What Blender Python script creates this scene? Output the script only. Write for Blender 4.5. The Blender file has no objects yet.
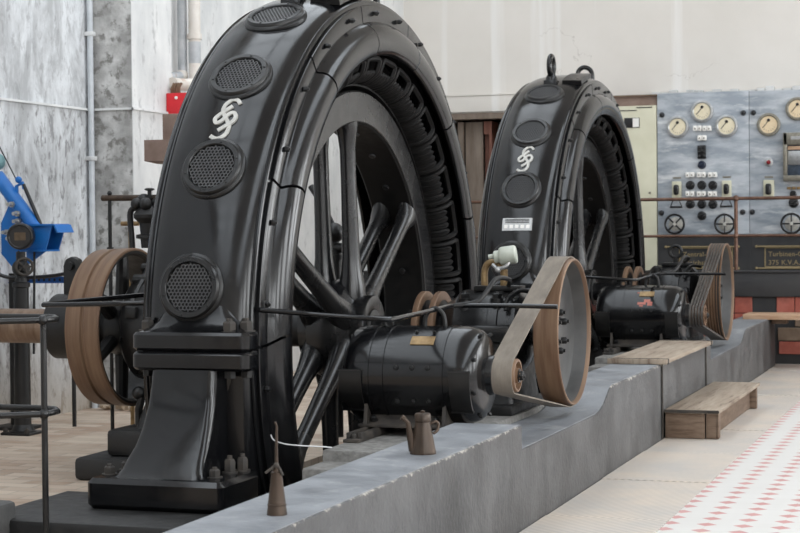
import bpy, bmesh, math, random
from math import pi, sin, cos, radians as rad, atan2, hypot, sqrt
from mathutils import Vector, Matrix
random.seed(7)
scene = bpy.context.scene
COL = scene.collection
V = Vector

# ------------------------------------------------------------------ materials
def new_mat(name):
    m = bpy.data.materials.new(name); m.use_nodes = True
    nt = m.node_tree; b = nt.nodes['Principled BSDF']
    return m, nt, b
def N(nt, t, **kw):
    n = nt.nodes.new(t)
    for k, v in kw.items():
        if k in n.inputs: n.inputs[k].default_value = v
        else: setattr(n, k, v)
    return n
def c4(c): return (c[0], c[1], c[2], 1)
def mat(name, c1, c2=None, rough=.5, rough2=None, metal=0., scale=6., detail=6., bump=0., bscale=40., stretch=(1,1,1), lo=.35, hi=.65, c3=None, s3=3., lo3=.55, hi3=.7, coat=0., spec=.5):
    m, nt, b = new_mat(name); L = nt.links
    tc = N(nt, 'ShaderNodeTexCoord'); mp = N(nt, 'ShaderNodeMapping'); mp.inputs['Scale'].default_value = stretch
    geo = N(nt, 'ShaderNodeNewGeometry')
    L.new(geo.outputs['Position'], mp.inputs['Vector'])
    no = N(nt, 'ShaderNodeTexNoise', Scale=scale, Detail=detail, Roughness=.6); L.new(mp.outputs[0], no.inputs['Vector'])
    rp = N(nt, 'ShaderNodeMapRange'); rp.inputs[1].default_value = lo; rp.inputs[2].default_value = hi
    L.new(no.outputs['Fac'], rp.inputs[0])
    if c2 is not None:
        mx = N(nt, 'ShaderNodeMix', data_type='RGBA'); mx.inputs[6].default_value = c4(c1); mx.inputs[7].default_value = c4(c2)
        L.new(rp.outputs[0], mx.inputs[0]); out = mx.outputs[2]
        if c3 is not None:
            n3 = N(nt, 'ShaderNodeTexNoise', Scale=s3, Detail=8., Roughness=.65); L.new(mp.outputs[0], n3.inputs['Vector'])
            r3 = N(nt, 'ShaderNodeMapRange'); r3.inputs[1].default_value = lo3; r3.inputs[2].default_value = hi3
            L.new(n3.outputs['Fac'], r3.inputs[0])
            m3 = N(nt, 'ShaderNodeMix', data_type='RGBA'); m3.inputs[7].default_value = c4(c3)
            L.new(out, m3.inputs[6]); L.new(r3.outputs[0], m3.inputs[0]); out = m3.outputs[2]
        L.new(out, b.inputs['Base Color'])
    else: b.inputs['Base Color'].default_value = c4(c1)
    b.inputs['Roughness'].default_value = rough
    if rough2 is not None:
        rr = N(nt, 'ShaderNodeMapRange'); rr.inputs[1].default_value = lo; rr.inputs[2].default_value = hi
        rr.inputs[3].default_value = rough; rr.inputs[4].default_value = rough2
        L.new(no.outputs['Fac'], rr.inputs[0]); L.new(rr.outputs[0], b.inputs['Roughness'])
    b.inputs['Metallic'].default_value = metal
    b.inputs['Coat Weight'].default_value = coat; b.inputs['Coat Roughness'].default_value = .15
    b.inputs['Specular IOR Level'].default_value = spec
    if bump:
        nb = N(nt, 'ShaderNodeTexNoise', Scale=bscale, Detail=5.); L.new(geo.outputs['Position'], nb.inputs['Vector'])
        bp = N(nt, 'ShaderNodeBump', Strength=bump, Distance=.02); L.new(nb.outputs['Fac'], bp.inputs['Height']); L.new(bp.outputs[0], b.inputs['Normal'])
    return m
M = {}
M['paint'] = mat('black_paint', (.0028,.003,.0038), (.0055,.0055,.006), .12, .24, scale=4, bump=.035, bscale=7, c3=(.014,.013,.012), s3=9, lo3=.6, hi3=.9)
M['paint_dull'] = mat('black_paint_dull', (.004,.004,.0044), (.009,.0085,.008), .26, .42, scale=8, bump=.06, bscale=30)
M['iron'] = mat('dark_iron', (.0035,.0035,.004), (.008,.0075,.007), .36, .55, scale=14, bump=.08)
M['iron_grey'] = mat('worn_iron', (.008,.008,.0088), (.014,.0137,.0135), .2, .32, scale=3, bump=.03, bscale=12)
M['dusty'] = mat('dusty_iron', (.018,.016,.0145), (.058,.048,.039), .55, .8, scale=12, bump=.1)
M['coil'] = mat('coil_tape', (.002,.002,.002), (.007,.006,.0055), .55, .7, scale=20, spec=.25)
M['grille'] = mat('grille_wire', (.055,.055,.058), (.085,.085,.085), .45)
M['void'] = mat('vent_inside', (.006,.006,.006), (.012,.011,.01), .8)
M['nickel'] = mat('pale_metal', (.42,.41,.38), (.56,.55,.51), .45, .55, scale=30, metal=.15)
M['plate'] = mat('silver_plate', (.42,.42,.42), (.55,.55,.54), .35, metal=.5, scale=40)
M['brass'] = mat('brass', (.20,.13,.06), (.34,.23,.11), .45, metal=.4, scale=30)
M['oilbrass'] = mat('dull_brass', (.036,.025,.018), (.085,.058,.041), .3, .5, metal=.5, scale=18, stretch=(1,1,.2))
M['rim'] = mat('brown_rim', (.14,.078,.046), (.22,.138,.085), .4, .55, scale=8, stretch=(5,.35,.35), metal=.2, c3=(.09,.055,.04), s3=3, lo3=.55, hi3=.8)
M['rim_in'] = mat('grey_disc', (.05,.05,.05), (.085,.083,.08), .34, .6, scale=5, metal=.2)
M['belt'] = mat('canvas_belt', (.15,.125,.10), (.22,.19,.155), .7, .85, scale=30, stretch=(1,.3,.3), c3=(.10,.085,.07), s3=8)
M['rubber'] = mat('rubber', (.035,.03,.027), (.08,.07,.06), .6, scale=40)
M['shaft'] = mat('old_shaft', (.16,.10,.065), (.28,.20,.145), .35, .5, metal=.5, scale=10, stretch=(3,.5,.5))
M['steel'] = mat('bright_steel', (.40,.39,.37), (.55,.53,.5), .35, metal=.8, scale=30)
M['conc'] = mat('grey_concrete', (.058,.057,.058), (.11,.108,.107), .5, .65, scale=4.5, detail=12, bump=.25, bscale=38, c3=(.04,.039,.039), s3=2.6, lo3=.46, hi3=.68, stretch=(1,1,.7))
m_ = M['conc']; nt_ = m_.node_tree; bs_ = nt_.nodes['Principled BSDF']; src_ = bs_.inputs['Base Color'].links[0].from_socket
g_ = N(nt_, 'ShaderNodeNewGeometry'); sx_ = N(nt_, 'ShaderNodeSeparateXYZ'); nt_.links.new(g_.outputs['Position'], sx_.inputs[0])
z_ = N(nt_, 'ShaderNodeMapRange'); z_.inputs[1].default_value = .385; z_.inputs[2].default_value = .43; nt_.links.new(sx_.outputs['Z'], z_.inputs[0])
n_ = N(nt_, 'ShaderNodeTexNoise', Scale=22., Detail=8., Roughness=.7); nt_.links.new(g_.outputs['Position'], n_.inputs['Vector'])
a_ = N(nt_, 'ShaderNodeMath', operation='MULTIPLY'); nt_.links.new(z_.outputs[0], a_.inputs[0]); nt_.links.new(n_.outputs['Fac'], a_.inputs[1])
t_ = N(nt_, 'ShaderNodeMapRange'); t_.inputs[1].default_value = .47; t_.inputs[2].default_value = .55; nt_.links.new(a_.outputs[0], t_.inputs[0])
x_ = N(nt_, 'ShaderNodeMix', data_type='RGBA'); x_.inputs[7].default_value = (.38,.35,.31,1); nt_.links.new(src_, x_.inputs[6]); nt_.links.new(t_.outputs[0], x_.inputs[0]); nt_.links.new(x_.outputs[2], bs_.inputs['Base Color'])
M['conc_slab'] = mat('grainy_concrete', (.15,.145,.135), (.25,.242,.228), .8, scale=30, detail=8, bump=.3, bscale=60, c3=(.09,.088,.083), s3=5)
M['conc_top'] = mat('blue_grey_lit_concrete', (.155,.164,.178), (.25,.262,.28), .4, .6, scale=5, detail=11, bump=.15, bscale=40, c3=(.36,.365,.37), s3=7, lo3=.55, hi3=.75)  # same concrete as the curb face; overhead light painted in as paler, bluer colour
M['conc_dark'] = mat('dark_concrete', (.05,.05,.05), (.10,.098,.095), .7, .85, scale=5, bump=.15)
M['plinth'] = mat('black_plinth', (.009,.009,.009), (.022,.0215,.021), .42, .65, scale=7, bump=.1)
M['wood'] = mat('worn_wood', (.24,.185,.135), (.37,.31,.245), .62, .8, scale=6, stretch=(9,.7,3), c3=(.13,.085,.058), s3=3, lo3=.5, hi3=.68, bump=.08)
M['woodside'] = mat('brown_wood', (.11,.068,.042), (.20,.14,.10), .7, .85, scale=8, stretch=(1,1,6), bump=.1)
M['woodnew'] = mat('bench_wood', (.42,.25,.15), (.58,.40,.27), .6, scale=6, stretch=(.7,9,5))
M['red'] = mat('red_paint', (.62,.012,.022), (.7,.02,.03), .45, scale=10)
M['lamp_red'] = mat('lamp_red', (.25,.01,.015), (.3,.015,.02), .3)
M['flake'] = mat('primer', (.40,.13,.10), (.46,.17,.14), .6)
M['redtile'] = mat('red_tile', (.30,.068,.045), (.40,.115,.08), .6, scale=8, c3=(.17,.045,.035))
M['brick_brown'] = mat('brown_tile', (.13,.085,.055), (.24,.175,.125), .8, scale=5)
M['blackband'] = mat('black_band', (.018,.018,.02), (.035,.034,.034), .5, .7, scale=5)
M['marble'] = mat('blue_marble', (.27,.305,.345), (.46,.49,.525), .3, .4, scale=3.4, detail=14, stretch=(.7,1,2.6), lo=.41, hi=.59, c3=(.64,.655,.665), s3=4.2, lo3=.52, hi3=.66)
M['cream'] = mat('cream_metal', (.58,.56,.42), (.64,.62,.48), .5, scale=4)
M['ivory'] = mat('white_ceramic', (.82,.80,.76), (.88,.86,.82), .3, scale=40)
M['dial'] = mat('dial_card', (.74,.66,.47), (.80,.72,.54), .6, scale=30)
M['dial2'] = mat('dial_card_yellowed', (.72,.56,.36), (.78,.64,.43), .6, scale=30)
M['bezel'] = mat('bezel_steel', (.36,.37,.37), (.5,.5,.5), .3, metal=.7, scale=40)
M['bezel2'] = mat('bezel_bronze', (.20,.185,.15), (.3,.28,.23), .4, metal=.6, scale=40)
M['dial_metal'] = mat('dull_disc', (.40,.385,.35), (.55,.53,.48), .5, scale=40)
M['black'] = mat('black_bakelite', (.008,.008,.009), (.013,.013,.014), .3, scale=40)
M['blueblack'] = mat('blue_bakelite', (.008,.014,.03), (.012,.02,.05), .3, scale=40)
M['rail'] = mat('brown_rail', (.105,.055,.038), (.18,.10,.068), .4, metal=.4, scale=18)
M['gold'] = mat('gold_letter', (.22,.17,.085), (.28,.21,.11), .6, scale=40)
M['blue'] = mat('blue_paint', (.006,.125,.42), (.01,.155,.5), .4, scale=6)
M['blue_dark'] = mat('blue_rail_paint', (.01,.10,.36), (.02,.14,.46), .5, scale=12)
M['teal'] = mat('teal_cap', (.16,.30,.32), (.2,.36,.38), .5)
M['pipe_grey'] = mat('grey_pipe', (.38,.40,.42), (.55,.56,.57), .5, .6, scale=7, c3=(.33,.16,.07), s3=9, lo3=.62, hi3=.72)
M['pipe_cream'] = mat('cream_pipe', (.62,.57,.51), (.75,.71,.66), .6, scale=6, c3=(.45,.22,.14), s3=5, lo3=.58, hi3=.72)
M['pipe_white'] = mat('white_conduit', (.50,.53,.56), (.62,.65,.68), .5, scale=10)
M['duct'] = mat('brown_duct', (.20,.13,.10), (.30,.215,.175), .55, scale=5)
M['door'] = mat('door_wood', (.16,.12,.09), (.25,.20,.16), .6, scale=6, stretch=(3,3,.4))
M['doorred'] = mat('red_brown_wood', (.16,.06,.04), (.22,.09,.06), .6, scale=6, stretch=(3,3,.4))
M['ceiling'] = mat('ceiling_boards', (.42,.40,.37), (.5,.48,.45), .8, scale=3)
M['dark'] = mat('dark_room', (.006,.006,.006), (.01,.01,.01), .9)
M['wire'] = mat('white_wire', (.6,.6,.6), (.7,.7,.7), .5)
M['green_grey'] = mat('grey_green_enamel', (.42,.45,.38), (.52,.54,.47), .35, scale=20)
M['paper'] = mat('old_paper', (.075,.048,.025), (.12,.08,.045), .7, scale=20)
M['stone'] = mat('rubble_stone', (.34,.26,.18), (.5,.42,.33), .85, scale=14, bump=.3)
M['mesh_glass'] = mat('dark_glass', (.02,.03,.045), (.05,.07,.10), .12, scale=20)

def plaster_left():
    m, nt, b = new_mat('flaking_plaster'); L = nt.links
    geo = N(nt, 'ShaderNodeNewGeometry'); mp = N(nt, 'ShaderNodeMapping'); mp.inputs['Scale'].default_value = (1,1,.45)
    L.new(geo.outputs['Position'], mp.inputs['Vector'])
    n1 = N(nt, 'ShaderNodeTexNoise', Scale=4.2, Detail=13., Roughness=.7, Distortion=.6); L.new(mp.outputs[0], n1.inputs['Vector'])
    n2 = N(nt, 'ShaderNodeTexNoise', Scale=16., Detail=10., Roughness=.72, Distortion=.4); L.new(mp.outputs[0], n2.inputs['Vector'])
    sx = N(nt, 'ShaderNodeSeparateXYZ'); L.new(geo.outputs['Position'], sx.inputs[0])
    sn = N(nt, 'ShaderNodeSeparateXYZ'); L.new(geo.outputs['Normal'], sn.inputs[0])
    r1 = N(nt, 'ShaderNodeMapRange'); r1.inputs[1].default_value = .40; r1.inputs[2].default_value = .60; L.new(n1.outputs['Fac'], r1.inputs[0])
    a = N(nt, 'ShaderNodeMix', data_type='RGBA'); a.inputs[6].default_value = (.44,.45,.46,1); a.inputs[7].default_value = (.72,.74,.76,1); L.new(r1.outputs[0], a.inputs[0])
    r2 = N(nt, 'ShaderNodeMapRange'); r2.inputs[1].default_value = .52; r2.inputs[2].default_value = .6; L.new(n2.outputs['Fac'], r2.inputs[0])
    # more bare patches below the dado ledge
    dd = N(nt, 'ShaderNodeMapRange'); dd.inputs[1].default_value = 2.14; dd.inputs[2].default_value = 2.06; dd.inputs[3].default_value = .45; dd.inputs[4].default_value = .9; L.new(sx.outputs['Z'], dd.inputs[0])
    mu = N(nt, 'ShaderNodeMath', operation='MULTIPLY'); L.new(r2.outputs[0], mu.inputs[0]); L.new(dd.outputs[0], mu.inputs[1])
    g = N(nt, 'ShaderNodeMix', data_type='RGBA'); g.inputs[7].default_value = (.25,.25,.255,1); L.new(a.outputs[2], g.inputs[6]); L.new(mu.outputs[0], g.inputs[0])
    n3 = N(nt, 'ShaderNodeTexNoise', Scale=1.3, Detail=6.); L.new(geo.outputs['Position'], n3.inputs['Vector'])
    # rusty damp band near the floor, ragged
    rz = N(nt, 'ShaderNodeMapRange'); rz.inputs[1].default_value = .75; rz.inputs[2].default_value = .0; L.new(sx.outputs['Z'], rz.inputs[0])
    m2 = N(nt, 'ShaderNodeMath', operation='MULTIPLY'); L.new(rz.outputs[0], m2.inputs[0]); L.new(n3.outputs['Fac'], m2.inputs[1])
    h = N(nt, 'ShaderNodeMix', data_type='RGBA'); h.inputs[7].default_value = (.36,.27,.17,1); L.new(g.outputs[2], h.inputs[6]); L.new(m2.outputs[0], h.inputs[0])
    L.new(h.outputs[2], b.inputs['Base Color']); b.inputs['Roughness'].default_value = .85
    bp = N(nt, 'ShaderNodeBump', Strength=.3, Distance=.01); L.new(n2.outputs['Fac'], bp.inputs['Height']); L.new(bp.outputs[0], b.inputs['Normal'])
    return m
M['plaster_left'] = plaster_left()
M['plaster_bare'] = mat('bare_plaster', (.33,.325,.315), (.62,.615,.60), .85, scale=5, detail=13, lo=.4, hi=.62, c3=(.22,.215,.20), s3=11, lo3=.52, hi3=.6, bump=.25, bscale=20)
M['plaster_white'] = mat('white_plaster', (.60,.61,.61), (.80,.80,.79), .85, scale=3, detail=10, c3=(.42,.42,.42), s3=8, lo3=.58, hi3=.7, bump=.1, stretch=(1,1,.5))
def plaster_back():
    m, nt, b = new_mat('beige_plaster'); L = nt.links
    geo = N(nt, 'ShaderNodeNewGeometry')
    mp = N(nt, 'ShaderNodeMapping'); mp.inputs['Scale'].default_value = (3.,1,.12); L.new(geo.outputs['Position'], mp.inputs['Vector'])
    n1 = N(nt, 'ShaderNodeTexNoise', Scale=1.6, Detail=5., Roughness=.5); L.new(mp.outputs[0], n1.inputs['Vector'])
    n2 = N(nt, 'ShaderNodeTexNoise', Scale=1.1, Detail=9., Roughness=.6); L.new(geo.outputs['Position'], n2.inputs['Vector'])
    r1 = N(nt, 'ShaderNodeMapRange'); r1.inputs[1].default_value = .58; r1.inputs[2].default_value = .68; L.new(n1.outputs['Fac'], r1.inputs[0])
    r2 = N(nt, 'ShaderNodeMapRange'); r2.inputs[1].default_value = .3; r2.inputs[2].default_value = .7; L.new(n2.outputs['Fac'], r2.inputs[0])
    a = N(nt, 'ShaderNodeMix', data_type='RGBA'); a.inputs[6].default_value = (.72,.685,.635,1); a.inputs[7].default_value = (.79,.755,.71,1); L.new(r2.outputs[0], a.inputs[0])
    c = N(nt, 'ShaderNodeMix', data_type='RGBA'); c.inputs[7].default_value = (.84,.82,.79,1); L.new(a.outputs[2], c.inputs[6]); L.new(r1.outputs[0], c.inputs[0])
    # hairline cracks
    nn = N(nt, 'ShaderNodeTexNoise', Scale=.9, Detail=9., Roughness=.55); L.new(geo.outputs['Position'], nn.inputs['Vector'])
    sb_ = N(nt, 'ShaderNodeMath', operation='SUBTRACT'); sb_.inputs[1].default_value = .53; L.new(nn.outputs['Fac'], sb_.inputs[0])
    ab_ = N(nt, 'ShaderNodeMath', operation='ABSOLUTE'); L.new(sb_.outputs[0], ab_.inputs[0])
    r4 = N(nt, 'ShaderNodeMapRange'); r4.inputs[1].default_value = .0022; r4.inputs[2].default_value = .0; r4.inputs[4].default_value = .55; L.new(ab_.outputs[0], r4.inputs[0])
    n5 = N(nt, 'ShaderNodeTexNoise', Scale=.8, Detail=2.); L.new(mp.outputs[0], n5.inputs['Vector'])
    r5 = N(nt, 'ShaderNodeMapRange'); r5.inputs[1].default_value = .52; r5.inputs[2].default_value = .6; L.new(n5.outputs['Fac'], r5.inputs[0])
    r3 = N(nt, 'ShaderNodeMath', operation='MULTIPLY'); L.new(r4.outputs[0], r3.inputs[0]); L.new(r5.outputs[0], r3.inputs[1])
    d = N(nt, 'ShaderNodeMix', data_type='RGBA'); d.inputs[7].default_value = (.36,.32,.28,1); L.new(c.outputs[2], d.inputs[6]); L.new(r3.outputs[0], d.inputs[0])
    L.new(d.outputs[2], b.inputs['Base Color']); b.inputs['Roughness'].default_value = .85
    return m
M['plaster_back'] = plaster_back()
def tile_floor():
    m, nt, b = new_mat('white_tile_red_diamonds'); L = nt.links
    geo = N(nt, 'ShaderNodeNewGeometry'); s = N(nt, 'ShaderNodeSeparateXYZ'); L.new(geo.outputs['Position'], s.inputs[0])
    def cell(out, off):
        a = N(nt, 'ShaderNodeMath', operation='ADD'); a.inputs[1].default_value = -off + 152*.1515 + .1515/2; L.new(out, a.inputs[0])
        d = N(nt, 'ShaderNodeMath', operation='DIVIDE'); d.inputs[1].default_value = .1515; L.new(a.outputs[0], d.inputs[0])
        f = N(nt, 'ShaderNodeMath', operation='FRACT'); L.new(d.outputs[0], f.inputs[0])
        e = N(nt, 'ShaderNodeMath', operation='SUBTRACT'); e.inputs[1].default_value = .5; L.new(f.outputs[0], e.inputs[0])
        g = N(nt, 'ShaderNodeMath', operation='ABSOLUTE'); L.new(e.outputs[0], g.inputs[0]); return g.outputs[0]
    u, v = cell(s.outputs['X'], -1.138), cell(s.outputs['Y'], 7.308)
    ad = N(nt, 'ShaderNodeMath', operation='ADD'); L.new(u, ad.inputs[0]); L.new(v, ad.inputs[1])
    lt = N(nt, 'ShaderNodeMath', operation='LESS_THAN'); lt.inputs[1].default_value = .285; L.new(ad.outputs[0], lt.inputs[0])
    mn = N(nt, 'ShaderNodeMath', operation='MINIMUM'); L.new(u, mn.inputs[0]); L.new(v, mn.inputs[1])
    gr = N(nt, 'ShaderNodeMath', operation='LESS_THAN'); gr.inputs[1].default_value = .012; L.new(mn.outputs[0], gr.inputs[0])
    n1 = N(nt, 'ShaderNodeTexNoise', Scale=4., Detail=6.); L.new(geo.outputs['Position'], n1.inputs['Vector'])
    w = N(nt, 'ShaderNodeMix', data_type='RGBA'); w.inputs[6].default_value = (.60,.58,.55,1); w.inputs[7].default_value = (.66,.645,.62,1); L.new(n1.outputs['Fac'], w.inputs[0])
    r = N(nt, 'ShaderNodeMix', data_type='RGBA'); r.inputs[6].default_value = (.46,.20,.19,1); r.inputs[7].default_value = (.60,.33,.31,1); L.new(n1.outputs['Fac'], r.inputs[0])
    g2 = N(nt, 'ShaderNodeMix', data_type='RGBA'); g2.inputs[7].default_value = (.60,.58,.55,1); L.new(w.outputs[2], g2.inputs[6]); L.new(gr.outputs[0], g2.inputs[0])
    o = N(nt, 'ShaderNodeMix', data_type='RGBA'); L.new(lt.outputs[0], o.inputs[0]); L.new(g2.outputs[2], o.inputs[6]); L.new(r.outputs[2], o.inputs[7])
    L.new(o.outputs[2], b.inputs['Base Color']); b.inputs['Roughness'].default_value = .45
    return m
M['tile'] = tile_floor()
def brick_floor():
    m, nt, b = new_mat('worn_brick_floor'); L = nt.links
    geo = N(nt, 'ShaderNodeNewGeometry')
    br = N(nt, 'ShaderNodeTexBrick', Scale=1.); br.inputs['Brick Width'].default_value = .24; br.inputs['Row Height'].default_value = .11; br.inputs['Mortar Size'].default_value = .006
    br.inputs['Color1'].default_value = (.36,.25,.18,1); br.inputs['Color2'].default_value = (.56,.46,.37,1); br.inputs['Mortar'].default_value = (.30,.25,.20,1)
    L.new(geo.outputs['Position'], br.inputs['Vector'])
    n1 = N(nt, 'ShaderNodeTexNoise', Scale=1.7, Detail=9., Roughness=.65); L.new(geo.outputs['Position'], n1.inputs['Vector'])
    r = N(nt, 'ShaderNodeMapRange'); r.inputs[1].default_value = .42; r.inputs[2].default_value = .62; r.inputs[4].default_value = .7; L.new(n1.outputs['Fac'], r.inputs[0])
    mx = N(nt, 'ShaderNodeMix', data_type='RGBA'); mx.inputs[7].default_value = (.54,.46,.37,1); L.new(br.outputs['Color'], mx.inputs[6]); L.new(r.outputs[0], mx.inputs[0])
    L.new(mx.outputs[2], b.inputs['Base Color']); b.inputs['Roughness'].default_value = .7
    return m
M['brick'] = brick_floor()
def chequer_plate():
    m, nt, b = new_mat('ribbed_steel_plate'); L = nt.links
    geo = N(nt, 'ShaderNodeNewGeometry'); mp = N(nt, 'ShaderNodeMapping'); mp.inputs['Rotation'].default_value = (0,0,rad(38)); L.new(geo.outputs['Position'], mp.inputs['Vector'])
    wv = N(nt, 'ShaderNodeTexWave', Scale=11., wave_type='BANDS', bands_direction='X'); L.new(mp.outputs[0], wv.inputs['Vector'])
    n1 = N(nt, 'ShaderNodeTexNoise', Scale=2.4, Detail=8., Roughness=.6); L.new(geo.outputs['Position'], n1.inputs['Vector'])
    r = N(nt, 'ShaderNodeMapRange'); r.inputs[1].default_value = .36; r.inputs[2].default_value = .64; L.new(n1.outputs['Fac'], r.inputs[0])
    mx = N(nt, 'ShaderNodeMix', data_type='RGBA'); mx.inputs[6].default_value = (.58,.54,.50,1); mx.inputs[7].default_value = (.70,.61,.52,1); L.new(r.outputs[0], mx.inputs[0])
    m2 = N(nt, 'ShaderNodeMix', data_type='RGBA', blend_type='MULTIPLY'); m2.inputs[0].default_value = .3; L.new(mx.outputs[2], m2.inputs[6]); L.new(wv.outputs['Color'], m2.inputs[7])
    L.new(m2.outputs[2], b.inputs['Base Color']); b.inputs['Roughness'].default_value = .5; b.inputs['Metallic'].default_value = .15
    bp = N(nt, 'ShaderNodeBump', Strength=.35, Distance=.004); L.new(wv.outputs['Fac'], bp.inputs['Height']); L.new(bp.outputs[0], b.inputs['Normal'])
    return m
M['chequer'] = chequer_plate()

# ------------------------------------------------------------------ mesh helpers
def frame(p, d, up=(0,0,1)):
    x = V(d).normalized(); u = V(up)
    if abs(x.dot(u)) > .98: u = V((0,1,0))
    y = u.cross(x).normalized(); z = x.cross(y)
    m = Matrix((x, y, z)).transposed().to_4x4(); m.translation = V(p); return m
class MB:
    def __init__(s): s.v = []; s.f = []
    def add(s, vs, fs, mtx=None):
        o = len(s.v)
        s.v += [tuple(mtx @ V(p)) if mtx else tuple(p) for p in vs]
        s.f += [tuple(i+o for i in f) for f in fs]
        return s
    def addbm(s, bm, mtx=None):
        bm.verts.ensure_lookup_table(); bm.verts.index_update()
        s.add([v.co.copy() for v in bm.verts], [[v.index for v in f.verts] for f in bm.faces], mtx); bm.free(); return s
    def box(s, x0, x1, y0, y1, z0, z1, bev=0., seg=2, mtx=None):
        bm = bmesh.new(); bmesh.ops.create_cube(bm, size=1)
        for v in bm.verts: v.co = V(((x0+x1)/2+v.co.x*abs(x1-x0), (y0+y1)/2+v.co.y*abs(y1-y0), (z0+z1)/2+v.co.z*abs(z1-z0)))
        if bev: bmesh.ops.bevel(bm, geom=bm.edges[:], offset=bev, segments=seg, profile=.5, affect='EDGES')
        return s.addbm(bm, mtx)
    def lathe(s, prof, mtx, n=32, closed=False, a0=0., a1=2*pi, cap=True, fn=None):
        full = abs(a1-a0-2*pi) < 1e-6; m = n if full else n+1; k = len(prof); vs = []; fs = []
        for i in range(m):
            for j, (a, r) in enumerate(prof):
                t = a0+(a1-a0)*i/n + (fn(j) if fn else 0)
                vs.append((a, r*cos(t), r*sin(t)))
        for i in range(n):
            i2 = (i+1) % m
            for j in range(k if closed else k-1):
                j2 = (j+1) % k; fs.append((i*k+j, i2*k+j, i2*k+j2, i*k+j2))
        if closed and not full:
            fs.append(tuple(range(k))); fs.append(tuple((m-1)*k+j for j in range(k))[::-1])
        if not closed and full and cap:
            if prof[0][1] > 1e-6: fs.append(tuple(i*k for i in range(m)))
            if prof[-1][1] > 1e-6: fs.append(tuple(i*k+k-1 for i in range(m))[::-1])
        return s.add(vs, fs, mtx)
    def cyl(s, p0, p1, r, n=16, r2=None, bev=0.):
        p0, p1 = V(p0), V(p1); L = (p1-p0).length; r2 = r if r2 is None else r2
        pr = [(0, r), (L, r2)] if not bev else [(0, r-bev), (bev, r), (L-bev, r2), (L, r2-bev)]
        return s.lathe(pr, frame(p0, p1-p0), n)
    def hexbolt(s, p, d, r, h, washer=True):
        m = frame(p, d)
        if washer: s.lathe([(0, r*1.35), (h*.15, r*1.35)], m, 14)
        s.lathe([(h*.15, r), (h*.85, r), (h, r*.8)], m, 6)
        s.lathe([(h, r*.5), (h*1.25, r*.45)], m, 8); return s
    def tube(s, pts, r, n=8, closed=False, smooth=0, flat=1., up=None):
        pts = [V(p) for p in pts]; rs = list(r) if isinstance(r, (list, tuple)) else [r]*len(pts)
        if smooth:
            P = []; Rr = []; c = len(pts); last = c if closed else c-1
            for i in range(last):
                g = lambda q: pts[q % c] if closed else pts[max(0, min(c-1, q))]
                a, b, d, e = g(i-1), g(i), g(i+1), g(i+2)
                for k in range(smooth):
                    t = k/smooth
                    P.append(.5*((2*b)+(d-a)*t+(2*a-5*b+4*d-e)*t*t+(3*b-a-3*d+e)*t**3)); Rr.append(rs[i]*(1-t)+rs[(i+1) % c]*t)
            if not closed: P.append(pts[-1]); Rr.append(rs[-1])
            pts, rs = P, Rr
        c = len(pts); T = []
        for i in range(c):
            a = pts[(i-1) % c] if closed or i else pts[0]; b = pts[(i+1) % c] if closed or i < c-1 else pts[-1]
            T.append((b-a).normalized())
        u = V(up) if up else V((0,0,1))
        if abs(T[0].dot(u)) > .95: u = V((0,1,0))
        nrm = (u - T[0]*u.dot(T[0])).normalized(); vs = []; fs = []
        for i in range(c):
            if up: u2 = V(up); nrm = (u2 - T[i]*u2.dot(T[i])).normalized()
            else: nrm = (nrm - T[i]*nrm.dot(T[i])).normalized()
            bn = T[i].cross(nrm)
            for k in range(n):
                t = 2*pi*(k+.5)/n; vs.append(pts[i]+rs[i]*(bn*cos(t)+nrm*flat*sin(t)))
        for i in range(c if closed else c-1):
            i2 = (i+1) % c
            for k in range(n): fs.append((i*n+k, i*n+(k+1) % n, i2*n+(k+1) % n, i2*n+k))
        if not closed: fs.append(tuple(range(n))[::-1]); fs.append(tuple((c-1)*n+k for k in range(n)))
        return s.add(vs, fs)
    def prism(s, poly, d0, d1, plane='yz', bev=0., mtx=None):
        f = {'yz': lambda a, b, d: (d, a, b), 'xz': lambda a, b, d: (a, d, b), 'xy': lambda a, b, d: (a, b, d)}[plane]
        bm = bmesh.new(); vs = [bm.verts.new(f(a, b, d0)) for a, b in poly]; fc = bm.faces.new(vs)
        r = bmesh.ops.extrude_face_region(bm, geom=[fc]); off = V(f(0, 0, d1-d0))
        for v in r['geom']:
            if isinstance(v, bmesh.types.BMVert): v.co += off
        bmesh.ops.recalc_face_normals(bm, faces=bm.faces[:])
        if bev:
            es = [e for e in bm.edges if len(e.link_faces) == 2 and e.calc_face_angle(0) > .6]
            bmesh.ops.bevel(bm, geom=es, offset=bev, segments=2, profile=.5, affect='EDGES')
        return s.addbm(bm, mtx)
    def sphere(s, c, r, n=12, sc=(1,1,1), mtx=None):
        bm = bmesh.new(); bmesh.ops.create_uvsphere(bm, u_segments=n, v_segments=max(6, n//2+2), radius=r)
        for v in bm.verts: v.co = V((v.co.x*sc[0]+c[0], v.co.y*sc[1]+c[1], v.co.z*sc[2]+c[2]))
        return s.addbm(bm, mtx)
    def loft(s, secs):          # list of rings of equal length
        k = len(secs[0]); vs = [p for r in secs for p in r]; fs = []
        for i in range(len(secs)-1):
            for j in range(k): fs.append((i*k+j, i*k+(j+1) % k, (i+1)*k+(j+1) % k, (i+1)*k+j))
        fs.append(tuple(range(k))[::-1]); fs.append(tuple((len(secs)-1)*k+j for j in range(k)))
        return s.add(vs, fs)
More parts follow.
